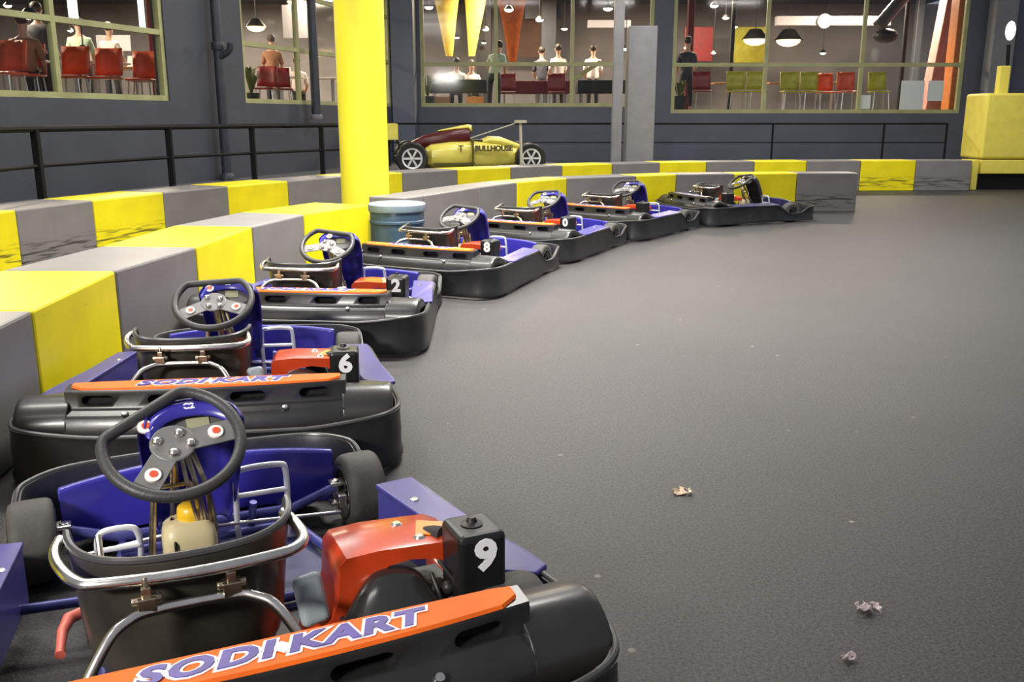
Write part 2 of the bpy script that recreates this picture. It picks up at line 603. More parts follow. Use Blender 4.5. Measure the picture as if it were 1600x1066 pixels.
def make_kart():
    root = empty('go_kart')
    path = [Vector((p[0], p[1], 0)) for p in catmull([(x, y, 0) for x, y in SKIRT], 5, True)]
    N = len(path)
    rings = []
    prof = [(.002, .030), (.006, .045), (-.002, .065), (.000, .13), (-.004, .195), (.004, .212),
            (-.022, .212), (-.030, .19), (-.030, .05), (-.02, .03)]
    nors, ztop = [], []

    def sstep(a, b, v):
        t = max(0.0, min(1.0, (v - a) / (b - a)))
        return t * t * (3 - 2 * t)
    for i, p in enumerate(path):
        t = (path[(i + 1) % N] - path[(i - 1) % N]).normalized()
        n = Vector((-t.y, t.x, 0))
        if n.dot(Vector((p.x, p.y - .05, 0))) < 0:
            n = -n
        nors.append(n)
        zt = .240 - .125 * sstep(.24, .48, p.y) + .085 * sstep(.62, .84, p.y)
        if p.y < -.8:
            zt = .208 + .032 * sstep(.35, .72, abs(p.x))
        ztop.append(zt)
        rings.append([p + n * a + Vector((0, 0, .022 + (z - .030) * (zt - .022) / .182)) for a, z in prof])
    skirt = MB().loft(rings, close_path=True).build('bumper_skirt', 'skirt_plastic', root)
    MB().tube([p + nors[i] * -.008 + Vector((0, 0, ztop[i] + .002)) for i, p in enumerate(path)], .0085, 8, True) \
        .build('lip', 'lip_plastic', skirt)

    # rear bumper hood with vent slots
    def yb(x):
        return -.812 + .032 * (x / .51) ** 2
    rings = []
    for i in range(25):
        x = -.535 + 1.07 * i / 24
        b = yb(x)
        sec = [(-.70, .345), (-.715, .366), (b, .358), (b - .004, .346), (b - .002, .290), (b - .010, .280),
               (b - .045, .272), (b - .058, .258), (b - .075, .20), (b - .07, .15), (-.72, .15)]
        rings.append([Vector((x, y, z)) for y, z in sec])
    bump = MB().loft(rings).build('rear_bumper', ['black_plastic', 'dark_hole'], root, weld=True)
    cut = MB()
    for cx, hw in ((-.41, .062), (-.155, .068), (.155, .068), (.41, .058)):
        pts = []
        for k in range(20):
            t = 2 * pi * k / 20
            s_ = .026
            pts.append((cx + (hw - s_) * (1 if cos(t) > 0 else -1) + s_ * cos(t), .317 + s_ * .8 * sin(t)))
        M = Matrix(((1, 0, 0, 0), (0, 0, 1, 0), (0, 1, 0, 0), (0, 0, 0, 1)))
        cut.prism(pts, -.90, -.755, M, mi=0)
    cutter = cut.build('cutter', 'dark_hole')
    md = bump.modifiers.new('slots', 'BOOLEAN')
    md.object = cutter
    md.operation = 'DIFFERENCE'
    md.solver = 'EXACT'
    baked(bump)
    bpy.data.objects.remove(cutter)
    for sx in (-1, 1):
        MB().lathe([(.0001, -.012), (.012, -.008), (.014, .004), (.010, .012), (.0001, .014)], (sx * .30, yb(.3) - .048, .272),
                   (0, -.5, .85), 12).build('bumper_bolt', 'chrome', bump)
    # orange strip across the top of the hood
    n = 24
    top, bot = [], []
    for i in range(n + 1):
        x = -.512 + 1.024 * i / n
        e = max(0, (abs(x) - .47) / .042)
        b = yb(x) + .004 + .02 * e * e
        top.append(Vector((x, -.718 - .006 * e * e, .3685)))
        bot.append(Vector((x, b, .3625 + (.004 * e))))
    rings = []
    for i in range(n + 1):
        up = Vector((0, 0, .004))
        rings.append([top[i] + up, bot[i] + up, bot[i] + Vector((0, -.004, -.004)), bot[i] - up, top[i] - up])
    strip = MB().loft(rings, smooth=False).build('sticker_strip', 'strip_orange', root)
    tag(strip, 'orange strip across the top of the rear bumper')
    # lettering lies on the slope of the strip
    sl = Vector((0, .094, .006)).normalized()
    nrm = Vector((1, 0, 0)).cross(sl).normalized()
    for body, cx in (('SODI', -.140), ('KART', .152)):
        o = Vector((cx, -.762, .3695))
        text_object('lettering_outline', body, .072, 'letter_white', basis(o + nrm * .0012, (1, 0, 0), sl, nrm), strip,
                    offset=.0075, shear=.25, sx=1.42, spacing=1.12)
        text_object('lettering', body, .072, 'letter_blue', basis(o + nrm * .0032, (1, 0, 0), sl, nrm), strip,
                    offset=.0030, shear=.25, sx=1.42, spacing=1.12)
    MB().add([(-.022, 0, 0), (0, -.020, 0), (.022, 0, 0), (0, .020, 0), (-.022, 0, .001), (0, -.020, .001), (.022, 0, .001), (0, .020, .001)],
             [(0, 1, 2, 3), (4, 5, 6, 7), (0, 1, 5, 4), (1, 2, 6, 5), (2, 3, 7, 6), (3, 0, 4, 7)],
             M=basis(Vector((0.008, -.762, .3695)) + nrm * .002, (1, 0, 0), sl, nrm)).build('lettering_dash', 'letter_white', strip)

    # rounded hoods over the rear wheels
    for s in (-1, 1):
        sec = [(-.56, .262), (-.62, .297), (-.68, .320), (-.73, .328), (-.78, .314), (-.82, .283), (-.845, .245),
               (-.852, .20), (-.842, .165), (-.805, .16), (-.820, .20), (-.808, .245), (-.775, .284), (-.725, .304), (-.675, .298), (-.62, .276), (-.56, .243)]
        rings = []
        for x, k in ((.518, 1.0), (.521, 1.0), (.53, 1.0), (.62, 1.0), (.69, 1.0), (.712, .985), (.722, .955)):
            rings.append([Vector((s * x, -.66 + (y + .66) * k, .20 + (z - .20) * k)) for y, z in sec])
        MB().loft(rings).build('wheel_hood', 'black_plastic', root, subsurf=1)

    # wheels
    def wheel(name, x, y, R, w, tyre_name):
        s = 1 if x > 0 else -1
        prof = [(.070, -.40 * w), (.085, -.49 * w), (R * .80, -.5 * w), (R * .93, -.46 * w), (R * .985, -.37 * w), (R, -.2 * w),
                (R, .2 * w), (R * .985, .37 * w), (R * .93, .46 * w), (R * .80, .5 * w), (.085, .49 * w), (.070, .40 * w)]
        ty = MB().lathe(prof, (0, 0, 0), (1, 0, 0), 36, cap=False).build(name, 'tyre', root, loc=(x, y, R))
        rim = [(.0001, .012), (.030, .012), (.034, .02), (.052, .01), (.060, .12 * w), (.064, .25 * w), (.074, .40 * w), (.084, .47 * w),
               (.092, .515 * w), (.086, .525 * w), (.078, .49 * w)]
        rim2 = [(r, -a) for r, a in rim]
        MB().lathe(rim, (0, 0, 0), (1, 0, 0), 28, cap=False).lathe(rim2, (0, 0, 0), (1, 0, 0), 28, cap=False).build('rim', 'wheel_rim_grey', ty)
        hub = MB().lathe([(.024, -.055), (.024, .055)], (0, 0, 0), (1, 0, 0), 14)
        for k in range(3):
            t = 2 * pi * k / 3
            hub.lathe([(.008, -.062), (.008, .062)], (0, .038 * cos(t), .038 * sin(t)), (1, 0, 0), 8)
        hub.build('hub', 'engine_dark', ty)
        return ty
    for s in (-1, 1):
        wheel('front_wheel', s * .507, .535, .1285, .128, 'front')
        wheel('rear_wheel', s * .590, -.535, .140, .180, 'rear')

    # chassis
    ch = MB()
    for s in (-1, 1):
        ch.tube(catmull([(s * .34, -.70, .085), (s * .33, -.30, .075), (s * .33, .15, .075), (s * .27, .42, .08), (s * .24, .78, .085)], 5), .0155, 10)
    ch.tube([(-.34, -.60, .085), (.34, -.60, .085)], .0155)
    ch.tube([(-.33, -.02, .075), (.33, -.02, .075)], .0145)
    ch.tube([(-.27, .42, .095), (.27, .42, .095)], .014)
    ch.tube([(-.42, .535, .15), (-.27, .52, .105), (.27, .52, .105), (.42, .535, .15)], .0165)
    ch.tube(catmull([(-.24, .78, .085), (-.12, .86, .085), (.12, .86, .085), (.24, .78, .085)], 4), .0145)
    for s in (-1, 1):
        ch.tube([(s * .33, .115, .11), (s * .60, .135, .115)], .0145)
        ch.tube([(s * .34, -.30, .10), (s * .64, -.34, .11)], .0145)
        ch.tube([(s * .12, .44, .095), (s * .13, .42, .19)], .012)
    ch.build('chassis_frame', 'blue_frame', root)
    tray = MB().prism([(-.335, -.05), (.335, -.05), (.27, .45), (.25, .85), (.12, .90), (-.12, .90), (-.25, .85), (-.27, .45)], .050, .056)
    tray.build('floor_tray', 'blue_tray', root)
    rp = MB().prism([(-.34, -.74), (.34, -.74), (.34, -.05), (-.34, -.05)], .046, .050)
    rp.build('rear_tray', 'engine_dark', root)
    ax = MB().tube([(-.55, -.535, .14), (.55, -.535, .14)], .02)
    ax.lathe([(.09, -.006), (.095, 0), (.09, .006)], (-.30, -.535, .14), (1, 0, 0), 28)
    ax.build('rear_axle', 'engine_dark', root)
    for s in (-1, 1):
        st = MB().tube([(s * .42, .535, .085), (s * .42, .535, .175)], .015)
        st.tube([(s * .42, .535, .1285), (s * .50, .535, .1285)], .012)
        st.box((s * .43, .50, .12), (.03, .07, .045))
        st.box((s * .425, .535, .165), (.05, .045, .012))
        st.box((s * .425, .535, .095), (.05, .045, .012))
        st.build('stub_axle', 'chrome', root, bevel=.003)
        MB().tube([(s * .05 + SX * .4, .38, .15), (s * .41, .43, .10)], .0065).build('tie_rod', 'chrome', root)

    # side pods
    for s in (-1, 1):
        xi = .475 if s > 0 else .505
        top = [(xi, .22, .268), (.612, .275, .252), (.648, .02, .252), (.730, -.40, .258), (.738, -.46, .256), (.690, -.495, .258), (.600, -.46, .270)]
        low = [(a, b, c - .018) for a, b, c in top]
        mb = MB()
        for up, dn in ((top, low), ([(xi + .004, .216, .255), (.565, .262, .24), (.60, .02, .24), (.665, -.40, .24), (.66, -.46, .24), (.605, -.456, .25)],
                                    [(xi + .004, .216, .09), (.555, .262, .09), (.59, .02, .09), (.655, -.40, .09), (.65, -.46, .09), (.605, -.456, .09)])):
            vs = [Vector((s * a, b, c)) for a, b, c in up] + [Vector((s * a, b, c)) for a, b, c in dn]
            n = len(up)
            mb.add(vs, [tuple(range(n)), tuple(range(2 * n - 1, n - 1, -1))] + [(i, (i + 1) % n, n + (i + 1) % n, n + i) for i in range(n)])
        pod = mb.build('side_pod', 'blue_pod', root, bevel=.006, seg=3)
        MB().lathe([(.014, 0), (.012, .006), (.0001, .008)], (s * .55, .06, .262), (-s * .1, 0, 1), 10).build('pod_bolt', 'chrome', pod)

    # nose fairing: a curved wall in front of the feet that slopes forward to the bumper
    rings = []
    for i in range(21):
        u = -1 + 2 * i / 20
        x = .43 * u
        back = .585 + .075 * (1 - u * u)
        h = .262 + .018 * (1 - u * u)
        fr = .80 + .16 * (1 - abs(u) ** 2.2)
        rings.append([Vector((x, y, z)) for y, z in
                      [(back + .004, .075), (back, h - .03), (back + .002, h - .008), (back + .012, h), (back + .035, h - .003), (back + .07, h - .03),
                       (fr - .03, .15), (fr, .09), (fr - .02, .075)]])
    MB().loft(rings).build('nose_fairing', 'blue_paint', root, bevel=.004)

    # seat
    prof = [(.03, .135), (-.04, .085), (-.14, .062), (-.27, .062), (-.37, .085), (-.425, .15), (-.452, .24), (-.472, .34), (-.488, .43), (-.495, .478)]
    cen = catmull([(SX - .015, y, z) for y, z in prof], 4)
    rings = []
    M_ = len(cen)
    for i, c in enumerate(cen):
        t = (cen[min(i + 1, M_ - 1)] - cen[max(i - 1, 0)]).normalized()
        nn = Vector((0, t.z, -t.y))
        if i < M_ * .45 and nn.z < 0 or i >= M_ * .45 and nn.y < 0:
            nn = -nn
        if i > M_ * .55:
            nn = Vector((0, 1, 0))
        f = i / (M_ - 1)
        w = .185 + .055 * f
        d = .10 + .09 * min(1, f * 1.6)
        ring = []
        for k in range(25):
            u = -1 + k / 12
            a = u * pi / 2
            ring.append(c + Vector((w * sin(a), 0, 0)) + nn * d * (1 - cos(a)) ** 1.25
                        + Vector((0, 0, .012 * f * f * abs(u) ** 4)))
        rings.append(ring)
    seat = MB().loft(rings, close_ring=False).build('seat', 'seat_shell', root, solid=.009)
    edge = [r[0] for r in rings] + rings[-1][1:-1] + [r[-1] for r in reversed(rings)]
    MB().tube(edge, .009, 8).build('seat_rim', 'seat_edge', seat)
    # chrome bar and hoop that carry the seat back
    MB().tube(catmull([(-.385, -.29, .47), (-.395, -.34, .462), (-.385, -.40, .455), (-.355, -.47, .45), (-.31, -.503, .450), (-.13, -.528, .450),
                       (.04, -.518, .45), (.095, -.495, .45), (.118, -.45, .452), (.112, -.39, .46), (.095, -.34, .47)], 5), .0135, 12) \
        .build('seat_bar', 'chrome', root)
    MB().tube(catmull([(-.42, -.665, .13), (-.385, -.645, .24), (-.31, -.585, .355), (-.265, -.555, .382), (-.21, -.540, .388), (-.06, -.540, .388),
                       (-.01, -.555, .382), (.035, -.585, .355), (.095, -.64, .24), (.12, -.66, .13)], 5), .0115, 12) \
        .build('seat_hoop', 'chrome', root)
    for x in (-.225, -.055):
        b = MB().box((x, -.535, .402), (.038, .032, .036))
        b.box((x, -.532, .425), (.020, .018, .03))
        b.lathe([(.010, -.03), (.010, .03)], (x, -.535, .412), (1, 0, 0), 10)
        b.tube([(x, -.532, .42), (x, -.525, .458)], .008)
        b.build('seat_clamp', 'brass_metal', root, bevel=.004)
    # grey pad beside the seat
    MB().box((.138, -.400, .262), (.072, .035, .125), rot=(radians(-12), radians(-6), radians(8))).build('grey_pad', 'grey_pad', root, bevel=.018, seg=4)

    # steering
    wc = Vector((SX + .005, .125, .525))
    nrm = Vector((0, -cos(radians(55)), sin(radians(55))))
    side = Vector((1, 0, 0))
    upv = nrm.cross(side).normalized()
    swm = basis(wc, side, upv, nrm)
    R = .178
    rim = []
    for k in range(56):
        t = 2 * pi * k / 56
        x, y = R * sin(t), R * cos(t)
        y = min(y, R * .70)
        rim.append((x, y, 0))
    sm_rim = []
    for k in range(56):
        a, b, c = Vector(rim[k - 1]), Vector(rim[k]), Vector(rim[(k + 1) % 56])
        sm_rim.append((a + b * 2 + c) / 4)
    sw = MB().tube(sm_rim, .0165, 12, True).build('steering_wheel', 'wheel_grip', root)
    sw.matrix_local = swm
    sp = MB()
    for a in (radians(90 + 25), radians(-90 - 25)):
        pts = [(-.034, .02), (.034, .02), (.036, .168), (-.036, .168)]
        Mr = Matrix.Rotation(-a, 4, 'Z')
        sp.prism(pts, -.012, -.006, Mr)
    sp.lathe([(.058, -.013), (.062, -.009), (.058, -.004), (.0001, -.004)], (0, 0, 0), (0, 0, 1), 24)
    sp.build('spoke', 'spoke_grey', sw, bevel=.002)
    for k, (x, y) in enumerate([(-.03, .028), (.03, .012), (-.022, -.03), (.030, -.034)]):
        MB().lathe([(.0135, -.004), (.0135, .004), (.008, .010), (.0001, .011)], (x, y, 0), (0, 0, 1), 12).build('wheel_bolt', 'chrome', sw)
    for x, y in ((-.02, .088), (.105, -.048), (-.105, -.050)):
        bd = MB().lathe([(.021, -.006), (.021, .001), (.0001, .002)], (x, y, 0), (0, 0, 1), 18).build('badge', 'badge_white', sw)
        MB().lathe([(.011, .002), (.011, .0035), (.0001, .0035)], (x + .002, y, 0), (0, 0, 1), 12).build('badge_mark', 'badge_red', bd)
    MB().tube([wc - nrm * .01, wc - nrm * .20, (SX, .45, .075)], .0125).tube([wc - nrm * .012, wc - nrm * .05], .026) \
        .build('steering_column', 'brass_metal', root)
    st = MB()
    for s in (-1, 1):
        st.tube([(SX + s * .085, .20, .06), (SX + s * .05, .235, .36)], .010)
    st.tube([(SX - .05, .235, .36), (SX + .05, .235, .36)], .010)
    st.build('column_support', 'brass_metal', root)
    # wiring and hoses bundled behind the wheel
    hs = MB()
    for k in range(5):
        dx = .035 + .012 * k
        hs.tube(catmull([(SX + dx * .6, .165, .50), (SX + dx + .01 * (k % 2), .13, .38), (SX + dx + .02, .17, .24), (SX + dx * 1.3, .24, .08)], 5), .0065, 6)
    hs.build('cable_bundle', 'brass_metal', root)
    # blue fairing around the column
    rings = []
    secs = [(.598, .255, .125, .03), (.585, .29, .138, .06), (.53, .325, .145, .075), (.45, .37, .142, .06), (.33, .415, .132, .05), (.22, .47, .12, .045), (.13, .53, .105, .04)]
    for z, y, w, bow in secs:
        ring = []
        for k in range(17):
            u = -1 + k / 8
            ring.append(Vector((SX + .065 + w * sin(u * pi / 2), y - .10 * (1 - cos(u * pi / 2)) + bow * (cos(u * pi / 2)) * .3, z - .04 * abs(u) ** 3 * (1 if z > .58 else 0))))
        rings.append(ring)
    nas = MB().loft(rings, close_ring=False).build('steering_fairing', 'blue_paint', root, solid=.008, subsurf=1)
    # visor rim that turns back towards the driver
    rings = []
    for k in range(17):
        u = -1 + k / 8
        a = u * pi / 2
        p = Vector((SX + .065 + .130 * sin(a), .255 - .10 * (1 - cos(a)), .594 - .060 * abs(u) ** 2.4))
        q = Vector((SX + .065 + .104 * sin(a), .210 - .07 * (1 - cos(a)), .562 - .060 * abs(u) ** 2.4))
        rings.append([p, (p + q) / 2 + Vector((0, -.006, .018)), q])
    MB().loft(rings, close_ring=False).build('visor', 'blue_paint', nas, solid=.008, subsurf=1)
    dn = Vector((0, -.75, .66)).normalized()
    dm = basis(Vector((SX + .080, .200, .530)), (1, 0, 0), dn.cross(Vector((1, 0, 0))), dn)
    dash = MB().prism([(.088 * cos(2 * pi * k / 28), .056 * sin(2 * pi * k / 28)) for k in range(28)], -.02, 0, dm)
    dash = dash.build('dash_panel', 'dash_grey', nas, bevel=.006)
    MB().box((0, .012, .0015), (.062, .036, .004), dm).build('display', 'lcd', nas)
    text_object('fairing_mark', 'C2', .026, 'letter_white',
                basis(Vector((SX + .06, .224, .590)), (1, 0, 0), (0, .75, .66), (0, -.66, .75)), nas, offset=.001)

    # fuel tank between the legs
    rings = []
    for z, wx, wy in ((.058, .066, .058), (.075, .074, .066), (.22, .074, .066), (.255, .068, .058), (.272, .050, .040)):
        rings.append([Vector((SX + .03 + (abs(cos(2 * pi * k / 28)) ** .45) * (1 if cos(2 * pi * k / 28) > 0 else -1) * wx,
                              .185 + (abs(sin(2 * pi * k / 28)) ** .45) * (1 if sin(2 * pi * k / 28) > 0 else -1) * wy, z)) for k in range(28)])
    tk = MB().loft(rings).build('fuel_tank', 'tank', root)
    MB().lathe([(.038, .268), (.040, .285), (.037, .305), (.030, .311), (.0001, .311)], (SX + .04, .19, 0), (0, 0, 1), 20).build('cap', 'tank_cap', tk)
    MB().tube([(SX - .012, .118, .06), (SX - .012, .116, .225), (SX - .012, .19, .275), (SX - .012, .255, .06)], .005, 6).build('tank_strap', 'dark_hole', tk)

    # pedals: bent loops either side of the column
    for x0, x1, ht in ((.075, .230, 0), (-.330, -.215, -.13)):
        p = MB().tube(catmull([(x0, .40, .075), (x0 - .002, .385, .20 + ht * .6), (x0 + .002, .372, .300 + ht), (x0 + .022, .368, .325 + ht), (x1 - .022, .368, .325 + ht),
                               (x1 - .002, .372, .300 + ht), (x1 + .002, .385, .20 + ht * .6), (x1, .40, .075)], 4), .0095, 10)
        p.tube([(x0, .378, .235 + ht * .8), (x1, .378, .235 + ht * .8)], .0085, 10)
        p.build('pedal', 'white_bar', root)
    MB().tube(catmull([(-.31, .02, .06), (-.315, .04, .20), (-.318, .08, .31)], 4), .008, 8).build('hand_lever', 'chrome', root)
    lv = MB().tube([(-.30, -.075, .16), (-.385, -.06, .165)], .010)
    lv = lv.build('release_arm', 'engine_cream', root)
    MB().tube([(-.372, -.055, .166), (-.40, -.075, .168), (-.415, -.12, .158), (-.42, -.185, .145), (-.421, -.200, .142)], .013,
              10, rad=[.015, .016, .013, .011, .013]).build('release_handle', 'lever_red', lv)

    # engine on the right
    eb = MB()
    eb.box((.33, -.37, .13), (.26, .20, .16))
    for k in range(6):
        eb.box((.45, -.37, .10 + k * .025), (.09, .17, .008))
    eb.tube([(.44, -.47, .12), (.50, -.52, .14), (.56, -.47, .15)], .016)
    eb.lathe([(.045, -.03), (.045, .03)], (.20, -.33, .15), (1, 0, 0), 18)
    eb.tube(catmull([(.42, -.46, .30), (.43, -.50, .25), (.45, -.48, .18)], 4), .006, 6)
    eb.tube(catmull([(.44, -.46, .33), (.47, -.51, .27), (.46, -.49, .2)], 4), .006, 6)
    eb.sphere((.455, -.485, .265), .018)
    eb.box((.435, -.46, .22), (.04, .05, .10))
    eb.build('engine_block', 'engine_dark', root, bevel=.005)
    MB().box((.425, -.500, .188), (.085, .05, .05)).box((.415, -.51, .222), (.10, .014, .010)).build('carburettor', 'engine_cream', root, bevel=.006)
    # red shroud: arch over the recoil dome that runs out flat towards the air box
    rings = []
    cx, cz, rr = .325, .175, .155
    outline = [(.128, .085), (.140, .14), (.178, .205), (.198, .25), (.202, .30), (.204, .340), (.222, .360), (.30, .367), (.42, .364), (.47, .362), (.505, .345), (.505, .31)]
    inner = [(.480, .305), (.44, .322), (.38, .330), (.325, .322), (.285, .300), (.255, .265), (.232, .215), (.195, .15), (.175, .085)]
    poly = outline + inner

    def dep(x):
        return 0.0
    rings = []
    for y, g in ((-.235, .96), (-.25, 1.0), (-.33, 1.0), (-.405, 1.0), (-.425, .985)):
        rings.append([Vector((.34 + (x - .34) * g, y - .05 * (x - .34), .18 + (z - .18) * g)) for x, z in poly])
    cov = MB().loft(rings).build('engine_cover', 'engine_red', root)
    MB().box((.455, -.352, .3655), (.07, .08, .004), rot=(0, radians(4), radians(-20))).build('amber_sticker', 'engine_amber', cov, bevel=.0015)
    for x, y in ((.385, -.295), (.415, -.39)):
        MB().lathe([(.016, -.004), (.016, .006), (.010, .012), (.0001, .012)], (x, y, .358), (0, 0, 1), 12).build('cover_bolt', 'chrome', cov)
    # recoil dome facing backwards
    rings = []
    for z, rx, ry, yc in ((.316, .012, .010, -.425), (.313, .032, .026, -.430), (.300, .052, .042, -.438), (.265, .078, .062, -.452), (.225, .103, .080, -.470),
                          (.185, .128, .098, -.492), (.150, .146, .110, -.510), (.120, .156, .116, -.52)):
        rings.append([Vector((cx + .005 + rx * 1.28 * cos(2 * pi * k / 36), yc + ry * sin(2 * pi * k / 36), z)) for k in range(36)])
    MB().loft(rings).build('exhaust_dome', 'dome_black', root, subsurf=1)
    # air box with the race number on its back
    ab = MB().box((.523, -.482, .325), (.122, .135, .185))
    bx = ab.build('air_box', 'box_black', root, bevel=.016, seg=3)
    MB().lathe([(.026, .416), (.028, .420), (.014, .424), (.010, .436), (.0001, .437)], (.52, -.48, .0005), (0, 0, 1), 16).build('air_box_knob', 'engine_dark', bx)
    MB().tube(catmull([(.475, -.40, .36), (.45, -.36, .35), (.42, -.34, .33)], 4), .024, 12).build('air_hose', 'rubber', root)
    # exhaust silencer to the right of the engine, seen from the side
    MB().lathe([(.0001, -.10), (.032, -.10), (.036, -.09), (.036, .09), (.032, .10), (.0001, .10)], (.545, -.22, .155), (.1, 1, 0), 16).build('silencer', 'engine_red', root)
    return root


def set_number(kart, s, dx=0.0):
    box = [c for c in kart.children if c.name.startswith('air_box')][0]
    M = basis(Vector((.528, -.5512, .362)), (1, 0, 0), (0, 0, 1), (0, -1, 0))
    o = text_object('number', s, .105, 'letter_white', M, box, extrude=.0012, offset=.0045, sx=1.08)
    return tag(o, 'white number %s on the air box' % s)


kart = make_kart()
KARTS = [
    (-.77, 2.32, 24.3, '9', 'nearest go-kart, number 9, blue and black with orange SODI KART strip', 33),
    (-1.31, 4.28, 8.3, '6', 'second nearest go-kart, white 6 on its black box, beside the barrier', 4),
    (-1.19, 6.30, -6, '2', 'go-kart with white number 2, parked between karts 6 and 8', -10),
    (-.43, 8.20, -26.5, '8', 'go-kart with white number 8, parked in front of the blue barrel', -6),
    (.375, 10.04, -32, '0', 'go-kart in the row just beyond kart number 8', 8),
    (1.45, 11.72, -40, None, 'sixth go-kart along the row, just before the farthest one', 5),
    (3.13, 13.05, -70, None, 'farthest go-kart, seen side on at the end of the row', 12),
]
for i, (x, y, a, num, lab, turn) in enumerate(KARTS):
    k = kart if i == 0 else copy_tree(kart, skip=('number',))
    k.location = (x, y, 0)
    k.rotation_euler = (0, 0, radians(a))
    tag(k, lab, 'go-kart', 'go-karts parked in a row')
    w = [c for c in k.children if c.name.startswith('steering_wheel')][0]
    if i == 0:
        W0 = w.matrix_local.copy()
    w.matrix_local = W0 @ Matrix.Rotation(radians(turn), 4, 'Z')
    for c in k.children:
        if c.name.startswith('front_wheel'):
            c.rotation_euler = (0, 0, radians(turn * .08))
far = [o for o in bpy.data.objects if o.type == 'EMPTY' and str(o.get('label', '')).startswith('farthest')][0]
for c in list(far.children) + [g for h in far.children for g in h.children]:
    if c.name.split('.')[0] in ('steering_fairing', 'visor', 'sticker_strip', 'side_pod', 'nose_fairing'):  # the orange sticker strip goes black here for the shadow lying on it
        c.data = c.data.copy()
        c.data.materials[0] = MATS['blue_tray' if 'pod' in c.name or 'nose' in c.name else 'black_plastic']
numbered = [o for o in bpy.data.objects if o.type == 'EMPTY' and o.get('category') == 'go-kart']
for k in numbered:
    for (x, y, a, num, lab, turn) in KARTS:
        if num and k['label'] == lab:
            set_number(k, num)

# ================================================================== FLOOR
fl = MB().add([(-14, -3, 0), (16, -3, 0), (16, 21, 0), (-14, 21, 0)], [(0, 1, 2, 3)])
tag(fl.build('floor', 'asphalt'), kind='structure')

# ================================================================== TRACK BARRIERS
BH = .58


def barrier_row(pts, thick, cols, labels, group, back=None):
    """pts: front-top joints in plan; one block between each pair"""
    P = [Vector((p[0], p[1], 0)) for p in pts]
    nor = []
    for i in range(len(P)):
        t = (P[min(i + 1, len(P) - 1)] - P[max(i - 1, 0)]).normalized()
        nor.append(Vector((-t.y, t.x, 0)))          # away from the track for rows running left to right
    for i in range(len(P) - 1):
        a, b = P[i], P[i + 1]
        d = (b - a).normalized() * .004
        q = [a + d, b - d, b - d + nor[i + 1] * thick, a + d + nor[i] * thick]
        mid = (a + b) / 2
        ang = atan2((b - a).y, (b - a).x)
        R = Matrix.Rotation(-ang, 3, 'Z')
        loc = [R @ (v - mid) for v in q]
        mb = MB().prism([(v.x, v.y) for v in loc], 0, BH)
        o = mb.build('barrier_block', cols[i], None, bevel=.014, seg=2, loc=mid)
        o.rotation_euler = (0, 0, ang)
        tag(o, labels[i], 'barrier', group)


ORD = ['first', 'second', 'third', 'fourth', 'fifth', 'sixth', 'seventh', 'eighth', 'ninth', 'tenth']
Yb, Gb, Ys, Gs = 'barrier_yellow', 'barrier_grey', 'barrier_yellow_scuffed', 'barrier_grey_scuffed'
near1 = [Vector((-1.80, 2.0, 0)), Vector((-1.97, 2.95, 0))] + [at_z(x, y, BH) for x, y in
                                                              ((50, 485), (180, 423), (306, 386), (394, 354), (475, 335), (575, 320))]
barrier_row(near1, .62, [Yb, Gb, Yb, Gb, Yb, Gb, Yb],
            ['yellow barrier block left of kart 9, outside the left edge of the photo',
             'grey barrier block at the left edge beside kart 9',
             'large yellow barrier block at left behind kart 6',
             'grey barrier block left of the steering wheel of kart 6',
             'yellow barrier block between kart 6 and kart 2',
             'grey barrier block left of the steering wheel of kart 2',
             'yellow barrier block at the end of the near row, by the blue barrel'], 'near row barrier blocks')
near2 = [at_z(x, y, BH) for x, y in ((630, 309.5), (662, 305.5), (748, 292.5), (808, 285), (886, 278.5), (1012, 274), (1057, 272.5), (1148, 271.5), (1246, 270.5), (1342, 270.5))]
near2[5] = near2[4].lerp(near2[6], .62)
barrier_row(near2, .45, [Gb, Gb, Gb, Yb, Gb, Yb, Gb, Yb, Gs],
            ['grey barrier block directly behind the blue barrel',
             'grey barrier block right of the blue barrel, behind kart 8',
             'short grey barrier block left of the yellow one behind the fifth kart',
             'yellow barrier block behind the steering wheel of the fifth kart',
             'long grey barrier block left of the sixth kart',
             'yellow barrier block behind the steering wheel of the sixth kart',
             'grey barrier block behind the seat of the farthest kart',
             'yellow barrier block behind the front of the farthest kart',
             'grey scuffed barrier block at the right end of the near row'], 'second near row barrier blocks')
farpx = ((16, 328), (137, 314), (250, 300), (352, 291), (447, 283), (530, 276), (626, 269), (712, 264.5), (797, 261.5), (876, 258.5),
         (957, 255.5), (1030, 253.5), (1105, 252.5), (1170, 252), (1262, 251.5), (1345, 251), (1430, 251), (1520, 251))
farp = [at_z(x, y, BH) for x, y in farpx]
farp = [Vector((-4.62, 7.35, 0))] + farp
# even out reading errors along the run
for _ in range(2):
    farp = [farp[0]] + [(farp[i - 1] + farp[i] * 2 + farp[i + 1]) / 4 for i in range(1, len(farp) - 1)] + [farp[-1]]
fcols = [Ys, Gs, Ys, Gb, Yb, Gb, Yb, Gb, Yb, Gb, Yb, Gb, Yb, Gb, Yb, Gb, Ys, Gs]
flab = []
ny = ng = 0
for c in fcols:
    if 'yellow' in c:
        flab.append('%s yellow block from the left of the far barrier%s' % (ORD[ny], ', black rub marks low down' if c == Ys else ', clean face'))
        ny += 1
    else:
        flab.append('%s grey block from the left of the far barrier%s' % (ORD[ng], ', black rub marks low down' if c == Gs else ', clean face'))
        ng += 1
barrier_row(farp, .62, fcols, flab, 'far barrier blocks')

